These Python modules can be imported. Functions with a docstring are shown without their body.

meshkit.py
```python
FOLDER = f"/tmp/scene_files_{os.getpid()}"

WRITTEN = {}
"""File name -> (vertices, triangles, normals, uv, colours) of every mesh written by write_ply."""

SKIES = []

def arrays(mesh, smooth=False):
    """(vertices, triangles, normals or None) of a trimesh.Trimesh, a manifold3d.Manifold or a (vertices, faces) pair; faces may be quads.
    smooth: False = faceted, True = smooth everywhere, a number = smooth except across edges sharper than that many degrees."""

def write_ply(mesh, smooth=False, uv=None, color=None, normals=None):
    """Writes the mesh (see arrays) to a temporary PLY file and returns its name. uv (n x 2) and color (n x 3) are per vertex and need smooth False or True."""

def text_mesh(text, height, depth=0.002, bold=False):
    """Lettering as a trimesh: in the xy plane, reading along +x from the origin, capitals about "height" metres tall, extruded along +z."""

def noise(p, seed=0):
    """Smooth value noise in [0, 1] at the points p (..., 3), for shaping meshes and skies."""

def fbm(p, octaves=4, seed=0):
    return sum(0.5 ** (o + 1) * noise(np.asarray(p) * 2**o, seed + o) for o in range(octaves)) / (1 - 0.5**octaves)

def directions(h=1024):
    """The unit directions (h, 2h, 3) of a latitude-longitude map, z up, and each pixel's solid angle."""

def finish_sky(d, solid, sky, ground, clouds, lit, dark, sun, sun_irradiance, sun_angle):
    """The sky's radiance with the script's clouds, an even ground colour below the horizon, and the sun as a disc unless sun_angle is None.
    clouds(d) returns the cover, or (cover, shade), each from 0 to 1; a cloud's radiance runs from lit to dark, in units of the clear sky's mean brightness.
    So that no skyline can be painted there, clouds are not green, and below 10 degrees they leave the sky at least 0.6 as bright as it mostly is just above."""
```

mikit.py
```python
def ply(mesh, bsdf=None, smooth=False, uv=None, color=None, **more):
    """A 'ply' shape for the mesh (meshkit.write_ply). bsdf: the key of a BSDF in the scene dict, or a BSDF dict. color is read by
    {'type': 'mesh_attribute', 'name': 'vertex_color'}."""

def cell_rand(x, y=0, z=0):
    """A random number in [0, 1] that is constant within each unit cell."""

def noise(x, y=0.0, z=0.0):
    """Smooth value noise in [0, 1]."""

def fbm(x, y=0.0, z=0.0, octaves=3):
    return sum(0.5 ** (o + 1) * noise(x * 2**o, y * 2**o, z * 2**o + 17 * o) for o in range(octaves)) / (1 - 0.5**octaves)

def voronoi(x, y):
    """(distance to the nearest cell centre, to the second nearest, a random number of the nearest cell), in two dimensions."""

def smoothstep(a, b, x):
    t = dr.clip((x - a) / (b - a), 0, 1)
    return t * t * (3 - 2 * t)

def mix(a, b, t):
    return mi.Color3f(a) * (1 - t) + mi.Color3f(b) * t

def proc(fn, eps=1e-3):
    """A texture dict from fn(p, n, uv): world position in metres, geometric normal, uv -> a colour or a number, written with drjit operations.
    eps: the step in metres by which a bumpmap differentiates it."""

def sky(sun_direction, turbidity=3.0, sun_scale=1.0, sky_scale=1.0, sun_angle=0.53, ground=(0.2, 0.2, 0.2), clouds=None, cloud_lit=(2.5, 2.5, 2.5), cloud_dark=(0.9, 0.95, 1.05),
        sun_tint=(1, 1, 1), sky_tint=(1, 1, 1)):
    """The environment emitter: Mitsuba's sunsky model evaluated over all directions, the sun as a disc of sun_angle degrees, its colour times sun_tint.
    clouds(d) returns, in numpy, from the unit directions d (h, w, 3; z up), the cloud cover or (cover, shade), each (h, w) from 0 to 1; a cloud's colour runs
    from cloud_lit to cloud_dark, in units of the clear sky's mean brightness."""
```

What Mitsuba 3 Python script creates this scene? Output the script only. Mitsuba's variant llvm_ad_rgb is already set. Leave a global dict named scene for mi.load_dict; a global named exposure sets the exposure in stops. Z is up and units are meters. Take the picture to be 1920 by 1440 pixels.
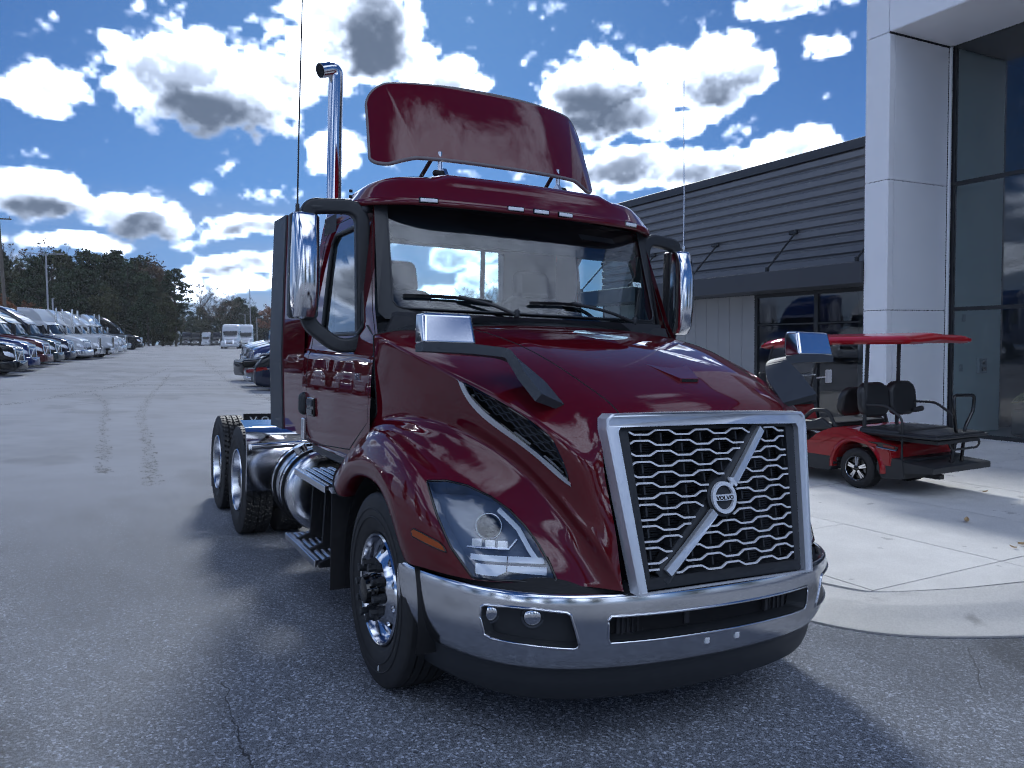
import math, random
import numpy as np, trimesh, mitsuba as mi, drjit as dr
import shapely.geometry as sg
import manifold3d as m3
import meshkit, mikit
from mikit import proc, noise, fbm, voronoi, cell_rand, smoothstep, mix
from scipy.interpolate import CubicSpline, Akima1DInterpolator
T4 = mi.ScalarTransform4f
scene, labels = {}, {}
rng = np.random.default_rng(7)

# ------------------------------------------------------------------ camera, sky, exposure
exposure = 3.75
CAM = np.array([-2.45117, -4.002, 1.84117])
CAM_F = np.array([0.46425432, 0.884117, -0.05296282])
CAM_U = np.array([0.03509698, 0.0413869, 0.99852658])
scene['camera'] = {'type': 'perspective', 'fov': 65.28, 'fov_axis': 'x', 'near_clip': 0.05, 'far_clip': 3000.0, 'medium': {'type': 'ref', 'id': 'air'},
                   'to_world': T4().look_at(origin=CAM.tolist(), target=(CAM + CAM_F).tolist(), up=CAM_U.tolist())}

CLOUDS = [  # azimuth from +y, elevation, half widths in degrees, weight
    (7.0, 16.4, 7.2, 3.4, 1.1), (4.0, 17.6, 3.6, 1.8, .9), (17.6, 20.6, 5.4, 4.4, 1.15), (23.5, 17.6, 2.9, 1.4, .9), (13.2, 17.9, 3.0, 2.3, .8), (15.6, 12.6, 2.8, 1.6, .9),
    (-1.9, 15.0, 3.2, 1.4, .9), (-2.6, 9.2, 4.2, 1.8, 1.05), (2.9, 8.5, 3.6, 1.5, 1.0), (9.6, 8.0, 3.2, 1.1, .95),
    (34.0, 16.4, 4.8, 3.4, 1.1), (41.2, 17.2, 4.8, 2.5, 1.05), (38.4, 14.8, 3.8, 1.6, .95), (35.8, 11.6, 5.2, 2.2, 1.05), (41.6, 11.0, 5.0, 1.7, 1.0), (47.0, 12.0, 3.0, 1.3, 1.0),
    (47.4, 20.9, 4.4, 1.4, .8), (49.4, 17.6, 2.2, .7, .7), (-0.6, 6.4, 2.8, .8, .9), (8.6, 5.2, 4.0, 1.0, .9), (7.6, 3.9, 4.2, 1.0, .85), (12, 4.2, 3, .8, .8),
    (24.6, 5.8, 2.8, 1.3, .9), (27.0, 4.3, 2.6, 1.0, .9), (21.7, 3.3, 4.6, .8, .9), (31, 7.5, 3.5, 1.0, .7)]
SHADES = [(7.6, 14.7, 4.0, 1.7, 1.0), (19.2, 20.2, 2.2, 2.4, .9), (34.3, 15.7, 3.4, 1.7, .95), (-2.4, 8.5, 3.2, .9, .95), (3.0, 7.8, 2.6, .7, .95), (9.5, 7.7, 2.4, .6, .5),
          (41.5, 16.6, 3.4, 1.2, .55), (35, 11.6, 4.0, 1.2, .6), (42, 10.6, 3.0, .8, .5), (8.4, 4.9, 3.0, .5, .5)]

SUN = (0.295, 0.80, 0.575)

def y_low(e, a):
    """how far below the top of its cloud a point lies, 0 to 1"""
    out = np.full_like(e, .6)
    for x, y, rx, ry, s in CLOUDS:
        q = ((a - x) / rx) ** 2 + ((e - y) / ry) ** 2
        out = np.where(q < 1.1, np.maximum(out * 0, (y + ry * .75 - e) / (1.3 * ry)), out)
    return out

def clouds(d):
    az = np.degrees(np.arctan2(d[..., 0], d[..., 1]))
    el = np.degrees(np.arcsin(np.clip(d[..., 2], -1, 1)))
    w = meshkit.fbm(d * 9.0 + 3.1, 4, 3) - 0.5
    w2 = meshkit.fbm(d * 9.0 - 7.7, 4, 9) - 0.5
    f = meshkit.fbm(d * 34.0, 5, 5) - 0.5
    fine = meshkit.fbm(d * 90.0, 4, 11) - 0.5
    a, e = az + 4.0 * w, el + 3.0 * w2
    blob = np.zeros_like(az)
    for x, y, rx, ry, s in CLOUDS:
        q = ((a - x) / rx) ** 2 + ((e - y) / np.where(e < y, ry * 0.85, ry * 1.08)) ** 2
        blob = np.maximum(blob, s * (1.24 - q))
    # the rest of the sky: scattered cumulus of the same kind, seen as a layer in perspective
    zc = np.maximum(d[..., 2], 0.05)
    far = np.stack([d[..., 0] / (zc + .12), d[..., 1] / (zc + .12), np.zeros_like(zc)], -1)
    layer = meshkit.fbm(far * 1.25 + [11.2, 4.7, 0], 5, 21)
    rest = (layer - 0.495) * 7.0
    seen = np.clip((az + 16) / 8, 0, 1) * np.clip((60 - az) / 6, 0, 1) * np.clip((26.5 - el) / 4, 0, 1)
    blob = blob * seen + rest * (1 - seen)
    x = blob + (1.55 * f + 1.05 * fine) * (.35 + .65 * seen)
    cover = np.clip((x - 0.20) / (.5 + .7 * (1 - seen)), 0, 1)
    cover = cover * cover * (3 - 2 * cover)
    sh = np.zeros_like(az)
    for x0, y, rx, ry, s in SHADES:
        q = ((a + 2.5 * f - x0) / rx) ** 2 + ((e + 2.5 * f - y) / ry) ** 2
        sh = np.maximum(sh, s * np.clip(1.35 - q, 0, 1))
    sh = sh * seen + np.clip((layer - 0.60) * 5, 0, .85) * (1 - seen)
    thick = np.clip((x - .42) / .85, 0, 1)                    # thin rims glow, thick bodies are grey
    sh = np.clip(.40 * thick ** 1.3 * (.55 + .9 * np.clip((y_low(e, a)), 0, 1)) + sh * .62 + .22 * (f + fine) + .08 * w, 0, 1)
    cover = cover ** 1.5
    back = np.clip((d @ (np.array(SUN) / np.linalg.norm(SUN)) + .15) / .9, 0, 1)   # towards the sun clouds show their shaded side, away from it their lit side
    sh = sh * (.35 + .65 * back) + .05 * back * (1 - sh)
    lum = C_LIT ** (1 - sh) * C_DARK ** sh                   # billows fall off from sunlit white to grey by ratio, not by difference
    # a thin veil low over the horizon
    veil = np.clip(1 - np.abs(el - 4.0) / 6.5, 0, 1) * (0.25 + 0.75 * np.clip(meshkit.fbm(np.stack([az * .10, el * .55, 0 * az], -1), 4, 31) * 2.4 - .6, 0, 1)) * .95
    total = 1 - (1 - cover) * (1 - veil)
    lum = (lum * cover + C_VEIL * (total - cover)) / np.maximum(total, 1e-6)
    return total, (C_LIT - lum) / (C_LIT - C_DARK)

C_LIT, C_DARK, C_VEIL = 34.0, 1.35, 3.2
scene['sky'] = mikit.sky(SUN, turbidity=2.6, sun_scale=0.25, sky_scale=.130, sun_angle=10.0, ground=(.2, .2, .21), clouds=clouds, sun_tint=(.82, 1.06, 1.56),
                         cloud_lit=(.88 * C_LIT, 1.02 * C_LIT, 1.28 * C_LIT), cloud_dark=(.74 * C_DARK, C_DARK, 1.5 * C_DARK), sky_tint=(.37, .73, 1.38))

# thin air between here and the woods
scene['air'] = {'type': 'homogeneous', 'albedo': {'type': 'rgb', 'value': [.94, .955, .97]}, 'sigma_t': .00020, 'phase': {'type': 'hg', 'g': .0}}
scene['haze'] = {'type': 'cube', 'to_world': T4().translate([0, 125, 22]).scale([400, 285, 26.5]), 'bsdf': {'type': 'null'}, 'interior': {'type': 'ref', 'id': 'air'}}
labels['haze'] = {'label': 'faint bluish air in front of the far woods', 'kind': 'stuff'}

# ------------------------------------------------------------------ frames
# The lot falls 4 % towards the building, so the truck and the asphalt under it lean by TH about the long axis.
TH = math.radians(2.33)
MT = np.eye(4); MT[:3, :3] = [[math.cos(TH), 0, math.sin(TH)], [0, 1, 0], [-math.sin(TH), 0, math.cos(TH)]]

def ground_z(x, y):
    x, y = np.asarray(x, float), np.asarray(y, float)
    xx = np.clip(x, -45, 24)
    up = np.clip(y - 30, 0, 90)
    return -math.tan(TH) * xx + .0215 * up * np.clip(up / 20, 0, 1) + .006 * np.clip(y - 120, 0, 200)

# ------------------------------------------------------------------ helpers
def num(key):
    if key not in USED: USED.add(key); return key
    k = 1
    while f'{key}_{k:03d}' in USED: k += 1
    USED.add(f'{key}_{k:03d}'); return f'{key}_{k:03d}'
USED = set()

def tag(key, label=None, cat=None, group=None, kind=None):
    d = labels.setdefault(key, {})
    if label: d['label'] = label
    if cat: d['category'] = cat
    if group: d['group'] = group
    if kind: d['kind'] = kind
    return key

def add(key, mesh, bsdf, smooth=30, frame=None, **more):
    """one entry of the scene; frame: a 4 x 4 matrix baked into the mesh"""
    key = num(key)
    mesh = cat(mesh) if isinstance(mesh, list) else mesh
    if frame is not None:
        mesh = mesh.copy(); mesh.apply_transform(frame)
    scene[key] = mikit.ply(mesh, bsdf, smooth=smooth, **more)
    return key

def cat(ms): return trimesh.util.concatenate([m for m in ms if m is not None])

def mesh_of(v, f):
    f = np.asarray(f)
    if f.ndim == 2 and f.shape[1] == 4: f = np.vstack([f[:, [0, 1, 2]], f[:, [0, 2, 3]]])
    return trimesh.Trimesh(np.asarray(v, float), f, process=False)

def grid(P, closed_u=False, closed_v=False, flip=False):
    """P[nu, nv, 3] -> mesh"""
    nu, nv = P.shape[:2]
    iu = np.arange(nu if closed_u else nu - 1); iv = np.arange(nv if closed_v else nv - 1)
    a, b = np.meshgrid(iu, iv, indexing='ij'); a2, b2 = (a + 1) % nu, (b + 1) % nv
    q = np.stack([a * nv + b, a2 * nv + b, a2 * nv + b2, a * nv + b2], -1).reshape(-1, 4)
    if flip: q = q[:, ::-1]
    return mesh_of(P.reshape(-1, 3), q)

def box(c, s, bevel=0.0, rot=None):
    """box by centre and size, chamfered"""
    s = np.asarray(s, float) / 2
    if bevel <= 0:
        m = trimesh.creation.box(s * 2)
    else:
        b = min(bevel, s.min() * .49); v = []
        for i in range(3):
            for sx in (-1, 1):
                for sy in (-1, 1):
                    for sz in (-1, 1):
                        q = np.array([sx, sy, sz]) * s; r = np.array([sx, sy, sz]) * b
                        r[i] = 0; v.append(q - r)
        m = trimesh.convex.convex_hull(np.array(v))
    if rot is not None: m.apply_transform(rot if np.shape(rot) == (4, 4) else euler(*rot))
    m.apply_translation(c); return m

def bx(x0, x1, y0, y1, z0, z1, bevel=0.0):
    return box(((x0 + x1) / 2, (y0 + y1) / 2, (z0 + z1) / 2), (abs(x1 - x0), abs(y1 - y0), abs(z1 - z0)), bevel)

def euler(ax, ay, az): return trimesh.transformations.euler_matrix(*np.radians([ax, ay, az]))

def hull(pts): return trimesh.convex.convex_hull(np.asarray(pts, float))

def rhull(pts, r, n=8):
    """rounded hull of points: spheres of radius r"""
    s = trimesh.creation.uv_sphere(1.0, count=[n, n]).vertices
    return hull(np.concatenate([np.asarray(p) + s * (r if np.isscalar(r) else r[i]) for i, p in enumerate(pts)]))

def frames_along(p, up=(0, 0, 1), closed=False):
    p = np.asarray(p, float)
    if closed: t = np.roll(p, -1, 0) - np.roll(p, 1, 0)
    else: t = np.gradient(p, axis=0)
    t /= np.linalg.norm(t, axis=1, keepdims=True) + 1e-12
    up = np.broadcast_to(np.asarray(up, float), p.shape)
    a = np.cross(t, up); l = np.linalg.norm(a, axis=1, keepdims=True)
    a = np.where(l > 1e-3, a / np.maximum(l, 1e-9), np.cross(t, [1.0, 0.1, 0]))
    a = np.where(np.linalg.norm(a, axis=1, keepdims=True) > 1e-6, a, [1.0, 0, 0]); a /= np.linalg.norm(a, axis=1, keepdims=True)
    return t, a, np.cross(a, t)

def sweep(p, prof, up=(0, 0, 1), closed=False, caps=True):
    """profile prof (k,2) [side, up] swept along points p"""
    p = np.asarray(p, float); prof = np.asarray(prof, float)
    t, a, b = frames_along(p, up, closed)
    pr = np.broadcast_to(prof, (len(p),) + prof.shape[-2:])
    V = p[:, None] + pr[..., :1] * a[:, None] + pr[..., 1:] * b[:, None]
    m = grid(V, closed_u=closed, closed_v=True)
    if caps and not closed:
        k = prof.shape[-2]; n = len(p)
        v = np.vstack([m.vertices, V[0].mean(0), V[-1].mean(0)]); i = np.arange(k); j = (i + 1) % k
        f = np.vstack([m.faces, np.stack([i, j, i * 0 + n * k], 1), np.stack([j + (n - 1) * k, i + (n - 1) * k, i * 0 + n * k + 1], 1)])
        m = mesh_of(v, f)
    m.fix_normals() if False else None
    return m

def circ(r, k=10, r2=None):
    a = np.arange(k) * 2 * math.pi / k
    return np.stack([r * np.cos(a), (r2 or r) * np.sin(a)], 1)

def tube(p, r, k=10, closed=False, up=(0, 0, 1)):
    p = np.asarray(p, float)
    if np.isscalar(r): return sweep(p, circ(r, k), up, closed)
    return sweep(p, np.stack([circ(x, k) for x in r]), up, closed)

def bend(p, n=8, rad=.08):
    """polyline with rounded corners"""
    p = np.asarray(p, float); out = [p[0]]
    for i in range(1, len(p) - 1):
        a, b, c = p[i - 1], p[i], p[i + 1]
        r = min(rad, .45 * np.linalg.norm(a - b), .45 * np.linalg.norm(c - b))
        u = b + (a - b) / np.linalg.norm(a - b) * r; w = b + (c - b) / np.linalg.norm(c - b) * r
        for t in np.linspace(0, 1, n): out.append((1 - t) ** 2 * u + 2 * t * (1 - t) * b + t * t * w)
    out.append(p[-1]); return np.array(out)

def cyl(p0, p1, r, k=20, r1=None):
    return tube(np.array([p0, p1], float), [r, r if r1 is None else r1], k, up=(0, 0, 1) if abs(p1[2] - p0[2]) < .9 * np.linalg.norm(np.subtract(p1, p0)) else (1, 0, 0))

def lathe(prof, k=48, axis='x', c=(0, 0, 0), a0=0.0, a1=2 * math.pi):
    """prof: (along the axis, radius)"""
    prof = np.asarray(prof, float); full = a1 - a0 > 6.28
    a = np.linspace(a0, a1, k, endpoint=not full)
    h, r = prof[:, 0], prof[:, 1]
    P = np.stack([np.broadcast_to(h, (k, len(h))), r * np.cos(a)[:, None], r * np.sin(a)[:, None]], -1)
    if axis == 'y': P = P[..., [1, 0, 2]]
    if axis == 'z': P = P[..., [1, 2, 0]]
    return grid(P + np.asarray(c), closed_u=full)

def prism(poly, y0, y1, plane='xz'):
    """polygon (shapely or points) extruded; plane tells the two axes it lies in"""
    if not hasattr(poly, 'geom_type'): poly = sg.Polygon(poly)
    parts = getattr(poly, 'geoms', [poly]); out = []
    for g in parts:
        m = trimesh.creation.extrude_polygon(g, abs(y1 - y0), engine='earcut'); v = m.vertices.copy(); lo = min(y0, y1)
        if plane == 'xz': v = np.stack([v[:, 0], v[:, 2] + lo, v[:, 1]], 1)
        elif plane == 'yz': v = np.stack([v[:, 2] + lo, v[:, 0], v[:, 1]], 1)
        else: v = v + [0, 0, lo]
        m = trimesh.Trimesh(v, m.faces, process=False); m.fix_normals(); out.append(m)
    return cat(out)

def flat(poly, fn):
    """polygon triangulated (with inner points) and mapped through fn(uv) -> xyz"""
    v, f = trimesh.creation.triangulate_polygon(poly, engine='earcut')
    return mesh_of(fn(np.asarray(v)), f)

def mirror(m):
    m = m.copy(); m.vertices[:, 0] *= -1; m.invert(); return m

def rrect(w, h, r, k=4):
    """rounded rectangle outline, centred"""
    r = min(r, w / 2 * .99, h / 2 * .99); o = []
    for cx, cy, a in ((1, 1, 0), (-1, 1, 90), (-1, -1, 180), (1, -1, 270)):
        for t in np.linspace(0, 90, k):
            q = math.radians(a + t); o.append((cx * (w / 2 - r) + r * math.cos(q), cy * (h / 2 - r) + r * math.sin(q)))
    return np.array(o)

def loft(st, k=4, caps=True):
    """closed body along x of rounded-rectangle sections: (x, half width, z0, z1, radius[, y shift])"""
    V = []
    for s in st:
        x, w, z0, z1, r = s[:5]; q = rrect(2 * w, z1 - z0, r, k)
        V.append(np.stack([np.full(len(q), x), q[:, 0] + (s[5] if len(s) > 5 else 0), q[:, 1] + (z0 + z1) / 2], 1))
    V = np.array(V); m = grid(V, closed_v=True)
    if caps:
        n, kk = V.shape[:2]; i = np.arange(kk); j = (i + 1) % kk
        v = np.vstack([m.vertices, V[0].mean(0), V[-1].mean(0)])
        f = np.vstack([m.faces, np.stack([j, i, i * 0 + n * kk], 1), np.stack([i + (n - 1) * kk, j + (n - 1) * kk, i * 0 + n * kk + 1], 1)])
        m = mesh_of(v, f)
    m.fix_normals(); return m

def tris(m): return len(m.faces)

# ------------------------------------------------------------------ materials
def mat(key, d): scene['mat_' + key] = d; return 'mat_' + key
def two(d): return {'type': 'twosided', 'bsdf': d}
def rgb(*c): return {'type': 'rgb', 'value': list(c)}
def paint(key, c, ior=1.55): return mat(key, two({'type': 'plastic', 'diffuse_reflectance': rgb(*c), 'int_ior': ior, 'nonlinear': True}))
def matte(key, c, rough=.6, spec=.4): return mat(key, two({'type': 'principled', 'base_color': rgb(*c), 'roughness': rough, 'specular': spec}))
def metal(key, a, refl, m='Al'): return mat(key, two({'type': 'roughconductor', 'material': m, 'alpha': a, 'specular_reflectance': rgb(*refl)}))

MAROON = paint('maroon', (.22, .0085, .022), 1.55)
CHROME = metal('chrome', .018, (.80, .81, .83))
POLISH = metal('polished', .07, (.72, .74, .77))
BRUSHED = mat('brushed', two({'type': 'principled', 'base_color': rgb(.70, .72, .75), 'metallic': .75, 'roughness': .34, 'specular': .5}))
SILVER = mat('silver', two({'type': 'principled', 'base_color': rgb(.86, .87, .89), 'metallic': .45, 'roughness': .32, 'specular': .5}))
BLACK = matte('black_plastic', (.022, .024, .027), .45)
TRIM = matte('dark_trim', (.035, .040, .048), .5)
INKY = matte('inky', (.006, .006, .007), .7)
RUBBER = matte('rubber', (.020, .020, .021), .75, .3)
GLOSSB = paint('gloss_black', (.008, .008, .009))
STEEL = matte('steel_paint', (.03, .03, .033), .5)
ORANGE = paint('amber', (.55, .13, .01))
REDLENS = paint('red_lens', (.35, .012, .012))
WHITE = paint('white_print', (.78, .79, .80))
LED = mat('led_white', two({'type': 'roughplastic', 'diffuse_reflectance': rgb(.75, .78, .82), 'alpha': .12}))
GLASS = mat('clear_glass', {'type': 'thindielectric', 'int_ior': 1.5})
TINT = mat('tinted_glass', {'type': 'thindielectric', 'int_ior': 1.55, 'specular_transmittance': rgb(.72, .86, .88)})
LENSG = mat('lens_glass', {'type': 'thindielectric', 'int_ior': 1.5, 'specular_transmittance': rgb(.9, .93, .96)})
DARKGLASS = paint('dark_glass', (.008, .012, .018), 1.6)
LEATHER = matte('black_leather', (.016, .017, .019), .42, .5)
SEATGREY = matte('seat_cloth', (.034, .037, .044), .8)
CABGREY = matte('cab_trim', (.06, .065, .075), .7)
# ------------------------------------------------------------------ the ground
def seg_crack(p, pts, seed, width=.006, wob=.05):
    """distance test to a wandering crack"""
    x = mi.Float(p.x) + (noise(p.x * 9, p.y * 9, seed) - .5) * wob + (noise(p.x * 45, p.y * 45, seed + 3) - .5) * wob * .35
    y = mi.Float(p.y) + (noise(p.x * 9, p.y * 9, seed + 7) - .5) * wob
    best = mi.Float(9)
    for (x0, y0), (x1, y1) in zip(pts[:-1], pts[1:]):
        dx, dy = x1 - x0, y1 - y0; l2 = dx * dx + dy * dy
        t = dr.clip(((x - x0) * dx + (y - y0) * dy) / l2, 0, 1)
        best = dr.minimum(best, dr.sqrt(dr.square(x - x0 - t * dx) + dr.square(y - y0 - t * dy)))
    return 1 - smoothstep(width * .4, width, best)

CRACKS = [([(-1.89, .36), (-1.91, -.1), (-1.93, -.47), (-1.9, -.9), (-1.7, -1.6)], 1, .0055, .05), ([(2.3, -1.0), (2.05, -1.2), (1.75, -1.42)], 2, .006, .05),
          ([(-2.35, 8.3), (-2.3, 14), (-2.1, 23), (-2.4, 30)], 3, .03, .25), ([(-1.85, 7.0), (-1.6, 12), (-1.3, 20), (-.4, 30), (1.5, 46)], 4, .035, .3),
          ([(-9, 27), (-4, 33), (0, 36), (6, 37)], 6, .05, .5), ([(-7, 18), (-4.5, 24), (-2, 33), (2, 52)], 7, .05, .5), ([(3.2, 22), (3.4, 33), (4.5, 50), (6.5, 75)], 8, .05, .6),
          ([(-1.0, -.55), (-.8, -.85)], 9, .004, .04)]

def asphalt(p, n, uv):
    far = smoothstep(4, 14, dr.sqrt(dr.square(p.x - CAM[0]) + dr.square(p.y - CAM[1])))
    d1, d2, r = voronoi(p.x * 92, p.y * 92)
    e1, e2, r2 = voronoi(p.x * 210 + 5, p.y * 210)
    stone = .55 + .75 * r * r + .55 * smoothstep(.88, .97, r) - .42 * smoothstep(.30, .02, d2 - d1)
    fineg = .75 + .5 * r2
    big = fbm(p.x * .35, p.y * .35, 1.0, 4); mid = fbm(p.x * 2.3, p.y * 2.3, 5.0, 3)
    g = mi.Float(.215) * (.70 + .36 * big + .22 * mid) * dr.lerp(stone * fineg, mi.Float(.93), far)
    # patches of newer, darker mix by the curb and an oil-dark strip where trucks stand
    patch = smoothstep(.45, .62, fbm(p.x * 1.3 + 3, p.y * 1.3, 9.0, 4) * .6 + .45 * smoothstep(.9, .2, dr.sqrt(dr.square(p.x - 2.75) + dr.square((p.y + 1.45) * 1.3))))
    g *= 1 - .38 * patch
    stain = smoothstep(.56, .72, fbm(p.x * .9 - 4, p.y * .55 + 2, 3.0, 4))
    g *= 1 - .20 * stain
    lines = smoothstep(.5, .75, noise(p.x * .12, p.y * 1.1, 2.0)) * smoothstep(12, 40, p.y)
    g *= 1 - .16 * lines
    c = mi.Float(0)
    for pts, seed, w, wob in CRACKS: c = dr.maximum(c, seg_crack(p, pts, seed, w, wob))
    g = dr.lerp(g, mi.Float(.022), c * .9)
    return mi.Color3f(g * .98, g * 1.05, g * 1.20)

def asphalt_h(p, n, uv):
    d1, d2, r = voronoi(p.x * 92, p.y * 92)
    return (smoothstep(.05, .5, d2 - d1) * (.4 + .6 * r)) * .0035 + noise(p.x * 260, p.y * 260, 1.0) * .0012

ASPHALT = mat('asphalt', two({'type': 'bumpmap', 'arbitrary': proc(asphalt_h, eps=.002), 'scale': 1.0, 'bsdf': {'type': 'principled', 'base_color': proc(asphalt), 'roughness': .75, 'specular': .22}}))

xs = np.unique(np.concatenate([[-395, -300, -150, -90], np.linspace(-60, 60, 121), [90, 150, 300, 395]]))
ys = np.unique(np.concatenate([[-155, -100, -60], np.linspace(-40, 130, 171), [150, 180, 220, 270, 330, 405]]))
gx, gy = np.meshgrid(xs, ys, indexing='ij')
add('parking_lot', grid(np.stack([gx, gy, ground_z(gx, gy)], -1)), ASPHALT, smooth=True)
tag('parking_lot', 'worn grey asphalt truck lot with cracks and coarse aggregate', kind='structure')

def concrete(p, n, uv):
    big = fbm(p.x * .8, p.y * .8, 2.0, 4); mid = fbm(p.x * 5, p.y * 5, 7.0, 3); fine = noise(p.x * 160, p.y * 160, 3.0)
    slab = cell_rand(dr.floor((p.x - 2.58) / 1.57), dr.floor((p.y - 1.47) / 1.57), 4)
    g = mi.Float(.44) * (.80 + .22 * big + .14 * mid) * (.93 + .14 * fine) * (.955 + .09 * slab)
    spots = smoothstep(.80, .86, fbm(p.x * 6 + 9, p.y * 6, 1.0, 3))
    g *= 1 - .30 * spots
    return mi.Color3f(g * 1.0, g * .985, g * .95)
CONCRETE = mat('concrete', two({'type': 'principled', 'base_color': proc(concrete), 'roughness': .75, 'specular': .3}))

def curb_tex(p, n, uv):
    big = fbm(p.x * 1.5, p.y * 1.5, 2.0, 4); fine = noise(p.x * 120, p.y * 120, 3.0); grit = noise(p.x * 300, p.y * 300, 6.0)
    low = smoothstep(.02, -.05, p.z + .0407 * p.x)
    g = mi.Float(.37) * (.80 + .25 * big) * (.85 + .2 * fine + .12 * grit)
    g *= 1 - .35 * smoothstep(.62, .8, fbm(p.x * 4, p.y * 4, 8.0, 4))
    return mi.Color3f(g, g * .985, g * .95)
CURBM = mat('curb_concrete', two({'type': 'principled', 'base_color': proc(curb_tex), 'roughness': .8, 'specular': .3}))

APZ = -0.02
outer = [(1.62, 15.4), (1.60, 8), (1.58, 1.5), (1.60, .6), (1.67, .12), (1.79, -.26), (1.98, -.57), (2.32, -.81), (2.86, -1.03), (3.6, -1.22), (5, -1.45), (8, -1.65), (12, -1.75), (30, -1.8)]
t = np.arange(len(outer)); cs = np.linspace(0, len(outer) - 1, 200)
oc = np.stack([Akima1DInterpolator(t, np.array(outer)[:, k])(cs) for k in (0, 1)], 1)
full = sg.Polygon(list(map(tuple, oc)) + [(30, 15.4)])
inner = full.buffer(-.72).simplify(.004)
dxy = np.gradient(oc, axis=0); nrm = np.stack([-dxy[:, 1], dxy[:, 0]], 1); nrm /= np.linalg.norm(nrm, axis=1, keepdims=True)
steps = [(0, 0.0, 0), (0.0, .012, 0), (.02, .018, 0), (.15, .03, .0), (.28, .05, .05), (.36, .085, .35), (.45, 1, .72), (.55, 1, .93), (.64, 1, 1.0), (.70, 1, 1.0), (.712, 1, .95), (.714, 1, .6)]
P = []
for o, lift, k in steps:
    q = oc + nrm * o; zg = ground_z(oc[:, 0], oc[:, 1])
    base = zg + (lift if lift < 1 else .085)
    z = base * (1 - k) + APZ * k if k else base
    P.append(np.stack([q[:, 0], q[:, 1], z], 1))
add('concrete_apron__curb', grid(np.array(P), flip=True), CURBM, smooth=40)
tag('concrete_apron', 'pale concrete apron with rolled curb in front of the showroom', kind='structure')
jx = [-30] + [2.58 + 1.57 * k for k in range(8)] + [18]; jy = [1.47 + 1.57 * k for k in range(-3, 20)] + [45]
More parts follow.
